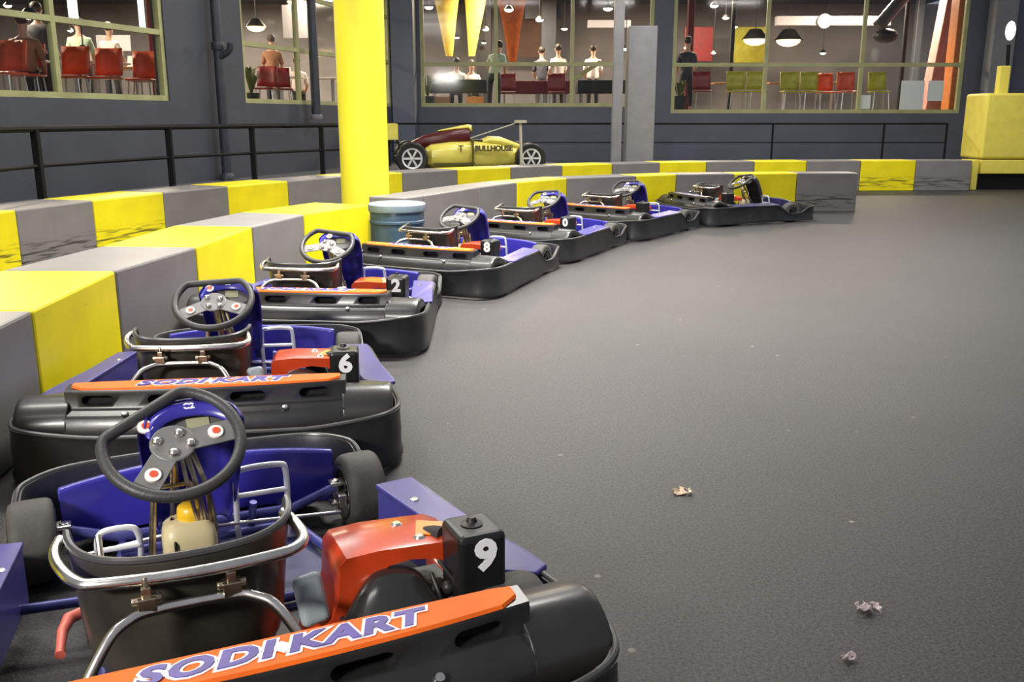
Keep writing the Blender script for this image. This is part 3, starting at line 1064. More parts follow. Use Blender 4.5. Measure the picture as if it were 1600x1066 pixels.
# blue barrel between the two near rows
bc = at_z(620, 316.5, BH)
bar = MB().lathe([(.235, .0), (.255, .02), (.26, .18), (.270, .19), (.270, .21), (.26, .22), (.262, .38), (.272, .39), (.272, .41), (.262, .42), (.262, .50), (.25, .53)],
                 (0, 0, 0), (0, 0, 1), 36).build('barrel', 'barrel_blue', loc=(bc.x, bc.y, 0))
tag(bar, 'blue plastic barrel with pale lid at the end of the yellow block', 'barrel')
MB().lathe([(.275, .50), (.280, .51), (.280, .565), (.268, .578), (.20, .585), (.0001, .59)], (0, 0, 0), (0, 0, 1), 36).build('lid', 'barrel_lid', bar)

# yellow column between the barriers
cc = at_y(571, 300, 10.35)
colm = MB().lathe([(.262, .0), (.262, 6.0)], (cc.x, cc.y, 0), (0, 0, 1), 40).build('column', 'column_yellow')
tag(colm, 'thick round yellow column standing behind the near barrier', 'column')

# ================================================================== WALKWAY, RAILINGS
A0, A1 = at_y(0, 100, 11.4), at_y(632, 100, 22.3)
A0.z = A1.z = 0
dirL = (A1 - A0).normalized()
norL = Vector((dirL.y, -dirL.x, 0))            # towards the track
AS = A0 - dirL * 7.0                           # left wall starts out of frame
WY = A1.y
wk = [p + Vector((-.40, .50, 0)) for p in farp]
walk = MB().prism([(p.x - .1, p.y + .2) for p in wk] + [(15, 19.5), (15, WY), (A1.x, WY), (AS.x, AS.y), (AS.x, 5.0)], .0, .40)
tag(walk.build('floor_walkway', 'walkway'), kind='structure')

RT, RM = 1.27, .89


def railing(pts, posts, name, label, top=RT, midz=RM, r=.034, pw=.07):
    root = empty(name, (pts[0][0], pts[0][1], .40))
    off = Vector((pts[0][0], pts[0][1], .40))
    for zz, nm, rr in ((top, 'top_rail', r), (midz, 'mid_rail', r * .62)):
        MB().tube([Vector((p[0], p[1], zz)) - off for p in pts], rr, 8).build(nm, 'rail_black', root)
    for p in posts:
        MB().box(Vector((p[0], p[1], (.40 + top) / 2)) - off, (pw, pw, top - .40)).build('post', 'rail_black', root)
    return tag(root, label, 'railing')


rp = []
for px, Y in ((-60, 8.6), (57, 9.95), (160, 10.95), (265, 12.15), (395, 13.65), (503, 14.95), (560, 15.75)):
    p = at_y(px, 230, Y)
    rp.append((p.x, p.y))
railing(rp, [rp[1], rp[3], rp[4], rp[5]], 'railing', 'black metal railing behind the far barrier at left of the yellow column')
railing([(-2.55, 19.7), (2.0, 19.7), (9.0, 19.7)], [(-2.55, 19.7), (5.4, 19.7), (7.7, 19.7), (9.0, 19.7)], 'railing',
        'thin black railing along the far wall behind the yellow race car', r=.02, pw=.035)

# ================================================================== WALLS WITH WINDOWS
WH = 5.4


def wall_with_windows(name, O, d, length, holes, thick, inward, mname):
    """vertical wall from O along d; holes: (u0,u1,z0,z1); inward points to the room behind"""
    us = sorted(set([0, length] + [h[0] for h in holes] + [h[1] for h in holes]))
    mb = MB()
    for i in range(len(us) - 1):
        u0, u1 = us[i], us[i + 1]
        hs = [h for h in holes if h[0] <= u0 + 1e-6 and h[1] >= u1 - 1e-6]
        spans = [(0, WH)] if not hs else [(0, hs[0][2]), (hs[0][3], WH)]
        for z0, z1 in spans:
            q = [O + d * u0, O + d * u1, O + d * u1 + inward * thick, O + d * u0 + inward * thick]
            mb.prism([(p.x, p.y) for p in q], z0, z1)
    return tag(mb.build(name, mname), kind='structure')


def hit_u(px, O, d, py=110):
    r = ray(px, py)
    # (r.x,r.y)*t = O + d*u
    det = r.x * (-d.y) + d.x * r.y
    t = (O.x * (-d.y) + d.x * O.y) / det
    p = Vector((r.x * t, r.y * t, 0))
    return (p - O).dot(d), CAM_H + r.z * t


def window(name, O, d, inward, u0, u1, z0, z1, mull, trans, fw=.07):
    """frame, mullions and transoms with a glass pane set in the middle of the wall"""
    mid = inward * .07
    ang = atan2(d.y, d.x)

    def bar(mb, ua, ub, za, zb, dep=.09):
        c = O + d * ((ua + ub) / 2) + mid + Vector((0, 0, (za + zb) / 2))
        mb.box(c, (abs(ub - ua), dep, abs(zb - za)), rot=(0, 0, ang))
    mb = MB()
    bar(mb, u0, u0 + fw, z0 + fw, z1 - fw)
    bar(mb, u1 - fw, u1, z0 + fw, z1 - fw)
    bar(mb, u0, u1, z0, z0 + fw)
    bar(mb, u0, u1, z1 - fw, z1)
    for m in mull:
        bar(mb, m - fw / 2, m + fw / 2, z0 + fw, z1 - fw, .08)
    for t in trans:
        bar(mb, u0 + fw, u1 - fw, t - fw / 2, t + fw / 2, .085)
    w = tag(mb.build(name, 'frame_olive'), kind='structure')
    g = MB()
    bar(g, u0 + .01, u1 - .01, z0 + .01, z1 - .01, .012)
    g.build('glass_pane', 'window_glass', w)
    return w


inL = -norL
sillL = 1.63
uL = lambda px: hit_u(px, AS, dirL)[0]
lenL = (A1 - AS).length
w1 = (uL(-330), uL(262), sillL, 4.5)
w2 = (uL(381), uL(611), sillL, 4.5)
wall_with_windows('wall_left', AS, dirL, lenL, [w1, w2], .22, inL, 'wall_paint')
tL = 2.60
window('window_1', AS, dirL, inL, *w1, [uL(-120), uL(94)], [tL, 3.55], fw=.075)
window('window_2', AS, dirL, inL, *w2, [uL(470), uL(545)], [tL, 3.55], fw=.075)
Wo = Vector((A1.x, WY, 0))
dR = Vector((1, 0, 0))
inR = Vector((0, 1, 0))
uR = lambda px: at_y(px, 110, WY).x - A1.x
zR = lambda py: at_y(1000, py, WY).z
w3 = (uR(657), uR(1020), zR(167), 4.6)
w4 = (uR(1050), uR(1506), zR(177), 4.6)
wall_with_windows('wall_back', Wo, dR, 16.0, [w3, w4], .22, inR, 'wall_back_paint')
win3 = window('window_3', Wo, dR, inR, *w3, [uR(775), uR(894)], [zR(100)], fw=.085)
window('window_4', Wo, dR, inR, *w4, [uR(1197), uR(1347)], [zR(101)], fw=.085)
pa, pb = at_y(894, 125, WY + .35), at_y(938, 97, WY + .9)
MB().tube([pa, pb], .05, 8).build('brace', 'frame_olive', win3)

# pilaster in the corner, pipes and posts on the walls
cp = at_y(631, 100, WY - .45)
tag(MB().box((cp.x, WY - .40, WH / 2 + .2), (.50, .70, WH - .4)).build('trim_corner', 'wall_dark', bevel=.01), kind='structure')


def wall_pipe(px, off, r, z0, z1, label, collar=True):
    u = hit_u(px, AS + norL * off, dirL)[0]
    p = AS + norL * off + dirL * u
    pipe = MB().tube([(0, 0, z0), (0, 0, z1)], r, 14).build('wall_pipe', 'pipe_dark', loc=(p.x, p.y, 0))
    tag(pipe, label, 'pipe')
    return pipe


pp = wall_pipe(343, .16, .075, .40, 5.2, 'dark round downpipe with a branch fitting on the wall between left windows')
MB().lathe([(.095, 2.42), (.10, 2.44), (.10, 2.52), (.095, 2.54)], (0, 0, 0), (0, 0, 1), 16).build('collar', 'pipe_dark', pp)
MB().tube(catmull([(0, -.02, 2.30), (.18, -.05, 2.40), (.22, -.06, 2.52)], 4), .05, 10).build('branch', 'pipe_dark', pp)
MB().lathe([(.12, .40), (.12, .47), (.085, .52)], (0, 0, 0), (0, 0, 1), 16).build('foot', 'pipe_dark', pp)
pp2 = wall_pipe(491, .22, .085, 1.42, 5.2, 'dark pipe with open lower end hanging in front of the second left window')
MB().lathe([(.11, 1.36), (.12, 1.38), (.12, 1.43), (.09, 1.45)], (0, 0, 0), (0, 0, 1), 16).build('end_collar', 'post_grey', pp2)

p = at_y(964.5, 150, 18.75)
tag(MB().box((p.x, p.y, 2.9), (.19, .19, 5.0)).build('steel_post', 'post_grey', bevel=.01), 'slim grey square post just right of the middle window panes', 'post')
p = at_y(1000, 150, 19.05)
dz = at_y(1000, 42, 19.05).z
du = MB().box((0, 0, (dz + .40) / 2), (.55, .42, dz - .40)).build('duct_column', 'post_grey', bevel=.012, loc=(p.x, p.y, 0))
tag(du, 'wide grey boxed column with flat top beside the slim grey post', 'column')

# right hand end: padded block, gate and pole
gx = at_y(1527, 260, 18.6).x
topz = at_y(1540, 146, 18.9).z
g = MB().box((gx + 1.3, 19.05, (BH + .02 + topz) / 2), (2.5, .9, topz - BH - .02)).build('padded_block', 'gate_yellow', bevel=.05, seg=3)
tag(g, 'tall yellow padded block above the gate at the right edge', 'crash pad')
gt = empty('pit_gate', (gx, 18.6, 0))
MB().box((1.45, .30, .445), (2.75, .62, .27)).build('beam', 'gate_yellow', gt, bevel=.015)
MB().box((1.5, .45, .16), (2.85, .30, .30)).build('dark_panel', 'rubber', gt)  # dark panel stands in for the shade in the opening under the beam
MB().box((-.055, .20, .29), (.12, .5, .58)).build('end_post', 'gate_yellow', gt, bevel=.01)
tag(gt, 'yellow gate beam with dark opening under it at right end of far barrier', 'gate')
pz0, pz1 = topz, at_y(1567, 103, 18.9).z
px_ = at_y(1567, 120, 18.9).x
pl = MB().box((px_, 18.9, (pz0 + pz1) / 2), (.20, .16, pz1 - pz0)).build('marker_pole', 'gate_yellow', bevel=.015)
tag(pl, 'yellow upright with black rod and white lamp on the padded block', 'lamp post')
q0, q1 = at_y(1574, 103, 18.9), at_y(1576, 70, 18.9)
MB().tube([q0, q1], .035, 8).build('rod', 'rail_black', pl)
q2 = at_y(1579, 48, 18.9)
MB().sphere(q2, .09, sc=(1, 1, 2.0)).build('lamp_head', 'bare_bulb', pl)
p = at_y(1562, 70, WY - .3)
tag(MB().box((p.x, p.y, 2.9), (.50, .36, 5.0)).build('wall_column', 'post_grey', bevel=.015), 'grey square column on the far wall right of the last window', 'column')

# ================================================================== YELLOW RACE CAR
CZ = .40
cy = 17.6
xr, xf = at_y(641, 243, cy).x, at_y(821, 243, cy).x
car = empty('race_car', ((xr + xf) / 2, cy, CZ), radians(9))
tag(car, 'yellow open wheel race car with dark red engine cover behind the barrier', 'car')
hb = (xf - xr) / 2
WR = .285


def rr_ring(x, hw, z0, z1, e=3.0, n=24):
    out = []
    for k in range(n):
        t = 2 * pi * k / n
        c, s = cos(t), sin(t)
        out.append(Vector((x, hw * abs(c) ** (2 / e) * (1 if c > 0 else -1), (z0 + z1) / 2 + (z1 - z0) / 2 * abs(s) ** (2 / e) * (1 if s > 0 else -1))))
    return out


body = MB().loft([rr_ring(-.80, .30, .10, .46), rr_ring(-.70, .44, .06, .52), rr_ring(-.35, .50, .05, .57), rr_ring(.10, .42, .05, .58),
                  rr_ring(.50, .33, .05, .55), rr_ring(.85, .25, .08, .47), rr_ring(1.10, .17, .14, .40), rr_ring(1.22, .10, .20, .34)])
body = body.build('body', 'car_yellow', car)
MB().loft([rr_ring(-1.05, .10, .42, .56), rr_ring(-.80, .18, .42, .68), rr_ring(-.40, .25, .45, .77), rr_ring(-.05, .24, .48, .82), rr_ring(.02, .20, .52, .80)]).build('engine_cover', 'car_red', car)
MB().loft([rr_ring(-.55, .10, .74, .765), rr_ring(-.25, .16, .77, .825), rr_ring(0.0, .18, .78, .87), rr_ring(.06, .15, .70, .86)]).build('roll_hoop_cowl', 'car_yellow', car)
MB().loft([rr_ring(.25, .24, .52, .60), rr_ring(.40, .26, .50, .66), rr_ring(.60, .23, .48, .645), rr_ring(.95, .16, .40, .52)]).build('scuttle', 'car_yellow', car)
MB().lathe([(.20, 0), (.20, .02), (.0001, .02)], (.16, 0, .575), (0, 0, 1), 20).build('cockpit', 'car_black', car)
MB().box((.045, 0, .32), (.03, 1.02, .58)).build('seam_strap', 'text_dark', car, bevel=.01)
MB().box((-.30, -.48, .18), (.75, .06, .03)).box((-.30, -.49, .11), (.75, .06, .02)).build('side_vent', 'text_dark', car)
MB().box((.15, 0, .045), (2.0, .80, .03)).build('floor_plate', 'car_black', car)
gb = MB().box((-.95, 0, .30), (.45, .28, .26)).box((-1.15, 0, .26), (.40, .5, .10)).tube([(-hb, -.55, WR), (-hb, .55, WR)], .035)
gb.tube([(-1.2, -.2, .3), (-1.3, -.2, .62)], .02).tube([(-1.2, .2, .3), (-1.3, .2, .62)], .02)
gb.build('gearbox', 'car_black', car, bevel=.01)
for sx in (-1, 1):
    for sy in (-1, 1):
        w = .30 if sx < 0 else .22
        R = WR if sx < 0 else WR * .96
        c = Vector((sx * hb, sy * (.62 if sx < 0 else .60), R))
        ty = MB().lathe([(R * .62, -.46 * w), (R * .9, -.5 * w), (R, -.38 * w), (R, .38 * w), (R * .9, .5 * w), (R * .62, .46 * w)], c, (0, 1, 0), 32).build('wheel', 'tyre' if False else 'car_black', car)
        al = MB().lathe([(R * .62, .40 * w * sy), (R * .64, .50 * w * sy), (R * .56, .48 * w * sy), (R * .50, .43 * w * sy), (R * .2, .41 * w * sy), (R * .14, .46 * w * sy), (.0001, .47 * w * sy)], c, (0, 1, 0), 28)
        for k in range(6):
            t = 2 * pi * k / 6
            al.box(c + Vector((R * .36 * cos(t), sy * .44 * w, R * .36 * sin(t))), (R * .42, .03, R * .12), rot=(0, -t, 0))
        al.build('alloy_rim', 'alloy', ty)
for sy in (-1, 1):
    s = MB()
    for z0, z1 in ((.33, .36), (.18, .2)):
        s.tube([(.80, sy * .18, z0), (hb, sy * .52, z1)], .014, 6)
        s.tube([(1.08, sy * .14, z0), (hb, sy * .52, z1)], .014, 6)
    s.build('suspension_arm', 'car_black', car)
rw = MB().box((-1.50, 0, .72), (.36, 1.0, .03)).build('rear_wing', 'car_yellow', car)
for sy in (-1, 1):
    MB().box((-1.50, sy * .51, .745), (.40, .02, .28)).build('end_plate', 'car_yellow', rw, bevel=.004)
Mt = basis(Vector((.43, -.418, .44)), (1, .14, 0), (0, .12, 1), (.13, -1, .12))
text_object('side_lettering', 'BULLHOUSE', .13, 'text_dark', Mt, car, extrude=.012, offset=.007)
text_object('side_initial', 'T', .16, 'text_dark', basis(Vector((-.18, -.498, .44)), (1, 0, 0), (0, .05, 1), (0, -1, .05)), car, extrude=.012, offset=.003)

# pale stand by the front wheel with a thin cord to the car
sp_ = at_y(815, 190, 16.9)
stn = MB().tube([(0, 0, .40), (-.02, 0, sp_.z - .02)], .028, 10, rad=[.03, .026]).box((-.02, 0, sp_.z), (.22, .12, .05)).build('barrier_stand', 'pale_post', loc=(sp_.x, 16.9, 0))
tag(stn, 'pale upright stand with flat head in front of the race car front wheel', 'stand')
c0 = at_y(805, 193, 16.91)
c1 = at_y(735, 216, 16.9)
off = Vector((sp_.x, 16.9, 0))
MB().tube([c0 - off, c1 - off], .012, 6).build('cord', 'pale_post', stn)
bm_ = at_y(852, 247, 18.6)
tag(MB().box((bm_.x, 18.6, .46), (.48, .5, .12)).build('folded_mat', 'blue_mat', bevel=.03), 'small blue folded mat on the walkway right of the race car', 'mat')

# ================================================================== CAFE BEHIND THE WINDOWS
FZ = 1.56
BY = 32.0
inner = [(AS.x + inL.x * .22, AS.y + inL.y * .22), (A1.x + inL.x * .1, WY + .23), (A1.x + 16, WY + .23), (A1.x + 16, BY), (-24, BY), (-24, AS.y)]
tag(MB().prism(inner, FZ - .06, FZ).build('floor_cafe', 'cafe_floor'), kind='structure')
tag(MB().prism(inner, 5.0, 5.06).build('ceiling_cafe', 'cafe_ceiling'), kind='structure')
tag(MB().box((-4, BY + .1, 3.2), (44, .2, 3.6)).build('wall_cafe', 'cafe_wall'), kind='structure')
tag(MB().box((-24, 17, 3.2), (.2, 30, 3.6)).build('wall_cafe_side', 'cafe_brown'), kind='structure')


def make_chair(m, nm):
    r = empty(nm)
    MB().box((0, 0, .45), (.44, .42, .035)).build('seat', m, r, bevel=.015)
    rings = []
    for z, y in ((.50, .20), (.62, .225), (.80, .25), (.93, .275)):
        rings.append([Vector((x, y - .05 * (1 - (x / .22) ** 2) * -1 - .04, z)) for x in (-.22, -.12, 0, .12, .22)])
    MB().loft(rings, close_ring=False).build('backrest', m, r, solid=.025)
    for sx in (-1, 1):
        for sy in (-1, 1):
            MB().tube([(sx * .17, sy * .16, .44), (sx * .20, sy * .20, 0)], .013, 6).build('leg', 'chair_leg', r)
    return r


def make_table(m, nm, w=1.0, d=.75):
    r = empty(nm)
    MB().box((0, 0, .74), (w, d, .035)).build('table_top', m, r, bevel=.008)
    MB().tube([(0, 0, .03), (0, 0, .73)], .04, 10).build('table_stem', 'chair_leg', r)
    MB().lathe([(.26, 0), (.26, .015), (.05, .04)], (0, 0, 0), (0, 0, 1), 20).build('table_foot', 'chair_leg', r)
    return r


def put(o, px, Y, rz, label, cat, group=None, z=FZ):
    p_ = at_y(px, 140, Y)
    o.location = (p_.x, Y, z)
    o.rotation_euler = (0, 0, radians(rz))
    return tag(o, label, cat, group)


CH = {c: None for c in ('red', 'maroon', 'yellow')}
chairs = [
    # px, Y, facing, colour, label
    (12, 14.0, 170, 'red', 'orange-red cafe chair at left edge of the first window'),
    (46, 14.62, 190, 'red', 'orange-red cafe chair under the person in the brown top'),
    (114, 15.2, 180, 'red', 'orange-red cafe chair just right of the first window mullion'),
    (166, 15.6, 180, 'red', 'orange-red cafe chair second right of the first window mullion'),
    (224, 16.3, 180, 'red', 'orange-red cafe chair third right of the first window mullion'),
    (232, 16.8, 180, 'maroon', 'dark red cafe chair near the right frame of the first window'),
    (415, 21.0, 180, 'maroon', 'dark red cafe chair on the left of the second window'),
    (440, 21.6, 200, 'maroon', 'dark red cafe chair in the middle of the second window'),
    (792, 24.2, 180, 'maroon', 'maroon chair right of the first mullion in the middle window'),
    (870, 24.3, 180, 'maroon', 'maroon chair left of the diagonal brace in the middle window'),
    (1098, 23.4, 180, 'maroon', 'maroon chair behind the left pane of the right window'),
    (1152, 23.3, 180, 'yellow', 'yellow chair left of the first mullion in the right window'),
    (1183, 23.3, 180, 'yellow', 'yellow chair touching the first mullion in the right window'),
    (1236, 23.5, 180, 'yellow', 'yellow chair in the middle pane of the right window, left one'),
    (1267, 23.5, 180, 'yellow', 'yellow chair in the middle pane of the right window, right one'),
    (1291, 24.3, 180, 'red', 'orange-red chair in the middle pane beside the yellow chairs'),
    (1325, 23.6, 180, 'red', 'orange-red chair next to the second mullion of the right window'),
    (1374, 23.6, 180, 'yellow', 'yellow chair in the right pane left of the white poster'),
]
for px, Y, a, c, lab in chairs:
    if CH[c] is None:
        CH[c] = make_chair('chair_' + c, 'cafe_chair')
        o = CH[c]
    else:
        o = copy_tree(CH[c])
    put(o, px, Y, a + 180, lab, 'chair', 'cafe chairs')
TB = {}
tables = [(24, 15.9, 'table_white', 'white cafe table behind the person in the brown top'),
          (150, 16.6, 'table_white', 'white cafe table behind the row of orange-red chairs'),
          (216, 18.4, 'table_wood', 'brown cafe table near the right frame of the first window'),
          (440, 22.4, 'table_white', 'white cafe table in the second window'),
          (520, 23.0, 'table_white', 'white cafe table left of the yellow column'),
          (1225, 26.2, 'table_wood', 'brown cafe table behind the yellow chairs, left one'),
          (1300, 26.2, 'table_wood', 'brown cafe table behind the orange-red chairs, right one'),
          (1140, 26.4, 'table_wood', 'brown cafe table in the left pane of the right window')]
for px, Y, m, lab in tables:
    if m not in TB:
        TB[m] = make_table(m, 'cafe_table')
        o = TB[m]
    else:
        o = copy_tree(TB[m])
    put(o, px, Y, 0, lab, 'table', 'cafe tables')


def cloth_table(px0, px1, Y, m, lab):
    a, b = at_y(px0, 140, Y), at_y(px1, 140, Y)
    t = empty('clothed_table', ((a.x + b.x) / 2, Y, FZ))
    w = b.x - a.x
    MB().box((0, 0, .74), (w, .8, .03)).build('table_top', 'table_wood', t)
    MB().box((0, 0, .60), (w + .04, .84, .32)).build('tablecloth', m, t, bevel=.02)
    for sx in (-1, 1):
        for sy in (-1, 1):
            MB().tube([(sx * (w / 2 - .1), sy * .3, 0), (sx * (w / 2 - .1), sy * .3, .72)], .022, 6).build('leg', 'chair_leg', t)
    tag(t, lab, 'table', 'tables with hanging cloths')


cloth_table(672, 760, 24.4, 'cloth_dark', 'long table under dark cloth in the left pane of the middle window')
cloth_table(782, 888, 25.2, 'cloth_maroon', 'long table under maroon cloth in the centre pane of the middle window')
cloth_table(902, 1012, 24.8, 'cloth_dark', 'long table under dark cloth in the right pane of the middle window')

# cartons stored under the first clothed table
for px, lab in ((690, 'brown carton on the floor, left one under the dark cloth table'), (742, 'amber carton on the floor, right one under the dark cloth table')):
    p_ = at_y(px, 150, 23.85)
    tag(MB().box((p_.x, 23.85, FZ + .17), (.42, .3, .34)).build('carton', 'table_wood' if px < 700 else 'engine_amber', bevel=.01), lab, 'box', 'cartons under a table')

# pendant lamps
def pendant(px, py, Y, r, m, label, group='cafe pendant lamps', flat=False):
    p_ = at_y(px, py, Y)
    t = empty('pendant_lamp', p_)
    MB().lathe([(r * .3, r * .75), (r * .5, r * .7), (r * 1.15, -r * .15), (r * 1.05, -r * .15), (r * .4, r * .6)], (0, 0, 0), (0, 0, 1), 18).build('lamp_shade', 'fixture_black', t)
    MB().sphere((0, 0, -.12 * r), r, sc=(1, 1, .55), n=14, m=8).build('bulb', m, t)
    MB().tube([(0, 0, r * .7), (0, 0, max(.1, 5.0 - p_.z))], .012, 5).build('cord', 'fixture_black', t)
    tag(t, label, 'lamp', group)


lamps = [
    (46, 22, 13.2, .15, 'lamp_glow', 'pendant lamp above the person in the brown top'),
    (12, 8, 15.0, .08, 'lamp_glow', 'small pendant lamp at the left edge of the first window'),
    (130, 76, 17.0, .12, 'lamp_glow', 'low pendant lamp over the orange-red chairs'),
    (110, 47, 20.0, .08, 'lamp_glow', 'small pendant lamp just right of the first mullion'),
    (400, 40, 24.0, .22, 'lamp_amber', 'amber pendant lamp in the second window'),
    (670, 10, 26.0, .16, 'lamp_glow', 'pendant lamp at the top left of the middle window'),
    (694, 34, 28.0, .14, 'lamp_glow', 'pendant lamp left of the yellow drapes'),
    (714, 58, 30.0, .10, 'lamp_glow', 'small pendant lamp low between the yellow drapes'),
    (759, 45, 26.0, .12, 'lamp_glow', 'pendant lamp just left of the first mullion of middle window'),
    (756, 66, 29.0, .10, 'lamp_glow', 'lower pendant lamp left of the first mullion of middle window'),
    (795, 14, 25.0, .16, 'lamp_glow', 'pendant lamp above the orange drape'),
    (843, 30, 26.5, .15, 'lamp_glow', 'pendant lamp in the centre pane of the middle window'),
    (882, 44, 28.0, .13, 'lamp_glow', 'pendant lamp left of the second mullion of middle window'),
    (950, 12, 25.0, .17, 'lamp_glow', 'pendant lamp left of the slim grey post'),
    (978, 75, 26.0, .14, 'lamp_glow', 'pendant lamp between the two grey posts'),
    (1116, 8, 25.0, .14, 'lamp_glow', 'pendant lamp at the top of the left pane of right window'),
    (1134, 27, 27.0, .13, 'lamp_glow', 'second pendant lamp down in the left pane of right window'),
    (1148, 41, 28.0, .12, 'lamp_glow', 'third pendant lamp down in the left pane of right window'),
    (1180, 59, 29.0, .34, 'lamp_amber', 'wide amber lamp left of the first mullion of right window'),
    (1232, 60, 29.5, .36, 'lamp_amber', 'wide amber lamp right of the first mullion of right window'),
    (1286, 82, 30.0, .13, 'lamp_glow', 'small pendant lamp in the middle pane of right window'),
    (1072, 74, 26.0, .09, 'lamp_glow', 'small pendant lamp at the left frame of right window'),
    (1115, 82, 26.5, .09, 'lamp_glow', 'low small pendant lamp in the left pane of right window'),
]
for px, py, Y, r, m, lab in lamps:
    pendant(px, py, Y, r * (1 if m == 'lamp_amber' else .72), m, lab, flat=(m == 'lamp_amber'))

# hanging drapes, pillars, beam
def drape(px0, px1, py0, py1, bot, Y, m, lab):
    rings = []
    a, b = at_y(px0, py0, Y), at_y(px1, py0, Y)
    low = at_y((px0 + px1) / 2 + bot, py1, Y)
    for i in range(9):
        f = i / 8
        w = (b.x - a.x) / 2 * (1 - .78 * f ** .8)
        cx_ = (a.x + b.x) / 2 * (1 - f) + low.x * f
        z = a.z * (1 - f) + low.z * f
        rings.append([Vector((cx_ + w * cos(2 * pi * k / 20) * (1 + .06 * sin(k * 3.1)), Y + .35 * w * sin(2 * pi * k / 20), z)) for k in range(20)])
    o = MB().loft(rings).build('hanging_drape', m)
    tag(o, lab, 'drape', 'hanging drapes')


drape(670, 722, -30, 88, 6, 27.0, 'drape_yellow', 'gathered yellow drape, left one in the middle window')
drape(722, 768, -30, 88, -8, 27.5, 'drape_yellow', 'gathered yellow drape, right one in the middle window')
drape(776, 822, 0, 104, 2, 26.0, 'drape_orange', 'gathered orange drape hanging to a point in the middle window')


def pillar(px0, px1, Y, m, lab, z1=4.98, lean=0, name='cafe_pillar'):
    a, b = at_y(px0, 90, Y), at_y(px1, 90, Y)
    w = b.x - a.x
    o = MB().prism([(-w / 2, -w / 2), (w / 2, -w / 2), (w / 2, w / 2), (-w / 2, w / 2)], FZ, z1).build(name, m, bevel=.02, loc=((a.x + b.x) / 2, Y, 0))
    if lean:
        for v in o.data.vertices:
            if v.co.z > 3:
                v.co.x += lean
    tag(o, lab, 'pillar')


pillar(1448, 1476, 25.5, 'pillar_pink', 'leaning pinkish pillar in the right pane of the right window', lean=.35)
pillar(1484, 1512, 23.8, 'pillar_orange', 'bright orange pillar against the right frame of the right window')
pillar(1072, 1082, 25.0, 'pillar_red', 'narrow dark red pillar on the left of the right window')
pillar(238, 262, 17.5, 'pillar_red', 'dark red pillar at the right frame of the first window')
pillar(1140, 1146, 25.4, 'fixture_black', 'thin black pillar in the left pane of the right window')
pillar(1408, 1414, 25.6, 'fixture_black', 'thin black pillar in the right pane of the right window')
pillar(745, 768, 29.5, 'fixture_black', 'black pillar behind the yellow drapes')
pillar(845, 868, 30.0, 'duct', 'dark grey pillar in the centre pane of the middle window')
pillar(1425, 1436, 28.5, 'duct', 'grey pillar left of the pinkish pillar')
# ceiling beam with a round emblem plate
a, b = at_y(1212, 33, 28.0), at_y(1390, 33, 28.0)
bmn = MB().box(((a.x + b.x) / 2, 28.0, a.z), (b.x - a.x, .25, .26)).build('ceiling_beam', 'beam_grey', bevel=.02)
tag(bmn, 'pale grey horizontal beam with round plate in the right window', 'beam')
c = at_y(1288, 33, 27.85)
MB().lathe([(.20, 0), (.20, .03), (.15, .05), (.0001, .05)], c, (0, -1, 0), 24).build('round_plate', 'beam_grey', bmn)
a, b = at_y(918, 38, 28.6), at_y(985, 38, 28.6)
tag(MB().box(((a.x + b.x) / 2, 28.6, a.z), (b.x - a.x, .25, .22)).build('ceiling_beam', 'beam_grey', bevel=.02), 'pale grey beam behind the slim grey post in the middle window', 'beam')
# ducts crossing the ceiling behind the right panes
p0, p1 = at_y(1372, 42, 25.2), at_y(1418, -12, 25.2)
dct = MB().tube([p0, p1], .17, 12).build('air_duct', 'duct')
tag(dct, 'slanting dark ceiling duct in the right pane of the right window', 'duct')
MB().sphere(at_y(1384, 56, 25.2), .26, sc=(1.2, 1, .7)).build('duct_outlet', 'fixture_black', dct)
# curved dark partition boards on the back wall
for px0, px1, py0, py1, Y, m, lab in (
        (820, 878, -30, 30, 30.8, 'duct', 'grey ceiling panel in the centre pane of the middle window'),
        (1070, 1112, 42, 96, 29.6, 'chair_maroon', 'dark red wall board on the left of the right window'),
        (1148, 1200, 42, 98, 30.6, 'chair_yellow', 'mustard wall board left of the first mullion of right window'),
        (600, 614, 20, 120, 27.5, 'cafe_brown', 'brown wall board right of the yellow column'),
        (150, 205, 55, 80, 24.0, 'beam_grey', 'pale wall board above the orange-red chairs'),
        (440, 488, 8, 60, 27.0, 'beam_grey', 'pale wall board in the second window'),
        (790, 850, 30, 90, 31.0, 'cafe_brown', 'brown wall board behind the orange drape')):
    a, b = at_y(px0, py0, Y), at_y(px1, py1, Y)
    tag(MB().box(((a.x + b.x) / 2, Y, (a.z + b.z) / 2), (b.x - a.x, .06, a.z - b.z)).build('wall_board', m, bevel=.01), lab, 'board')
# lit teal display screens high in the first window
for px0, px1, py0, py1, lab in ((104, 122, -20, 34, 'lit pale teal display column, left one in the first window'), (215, 227, -6, 46, 'lit pale teal display column, right one in the first window')):
    a, b = at_y(px0, py0, 19.0), at_y(px1, py1, 19.0)
    o = MB().box(((a.x + b.x) / 2, 19.0, (a.z + b.z) / 2), (b.x - a.x, .12, a.z - b.z)).build('light_column', 'panel_teal', bevel=.02)
    tag(o, lab, 'light', 'lit display columns')
    MB().tube([((a.x + b.x) / 2, 19.0, a.z), ((a.x + b.x) / 2, 19.0, 5.0)], .03, 6).build('hanger', 'fixture_black', o)
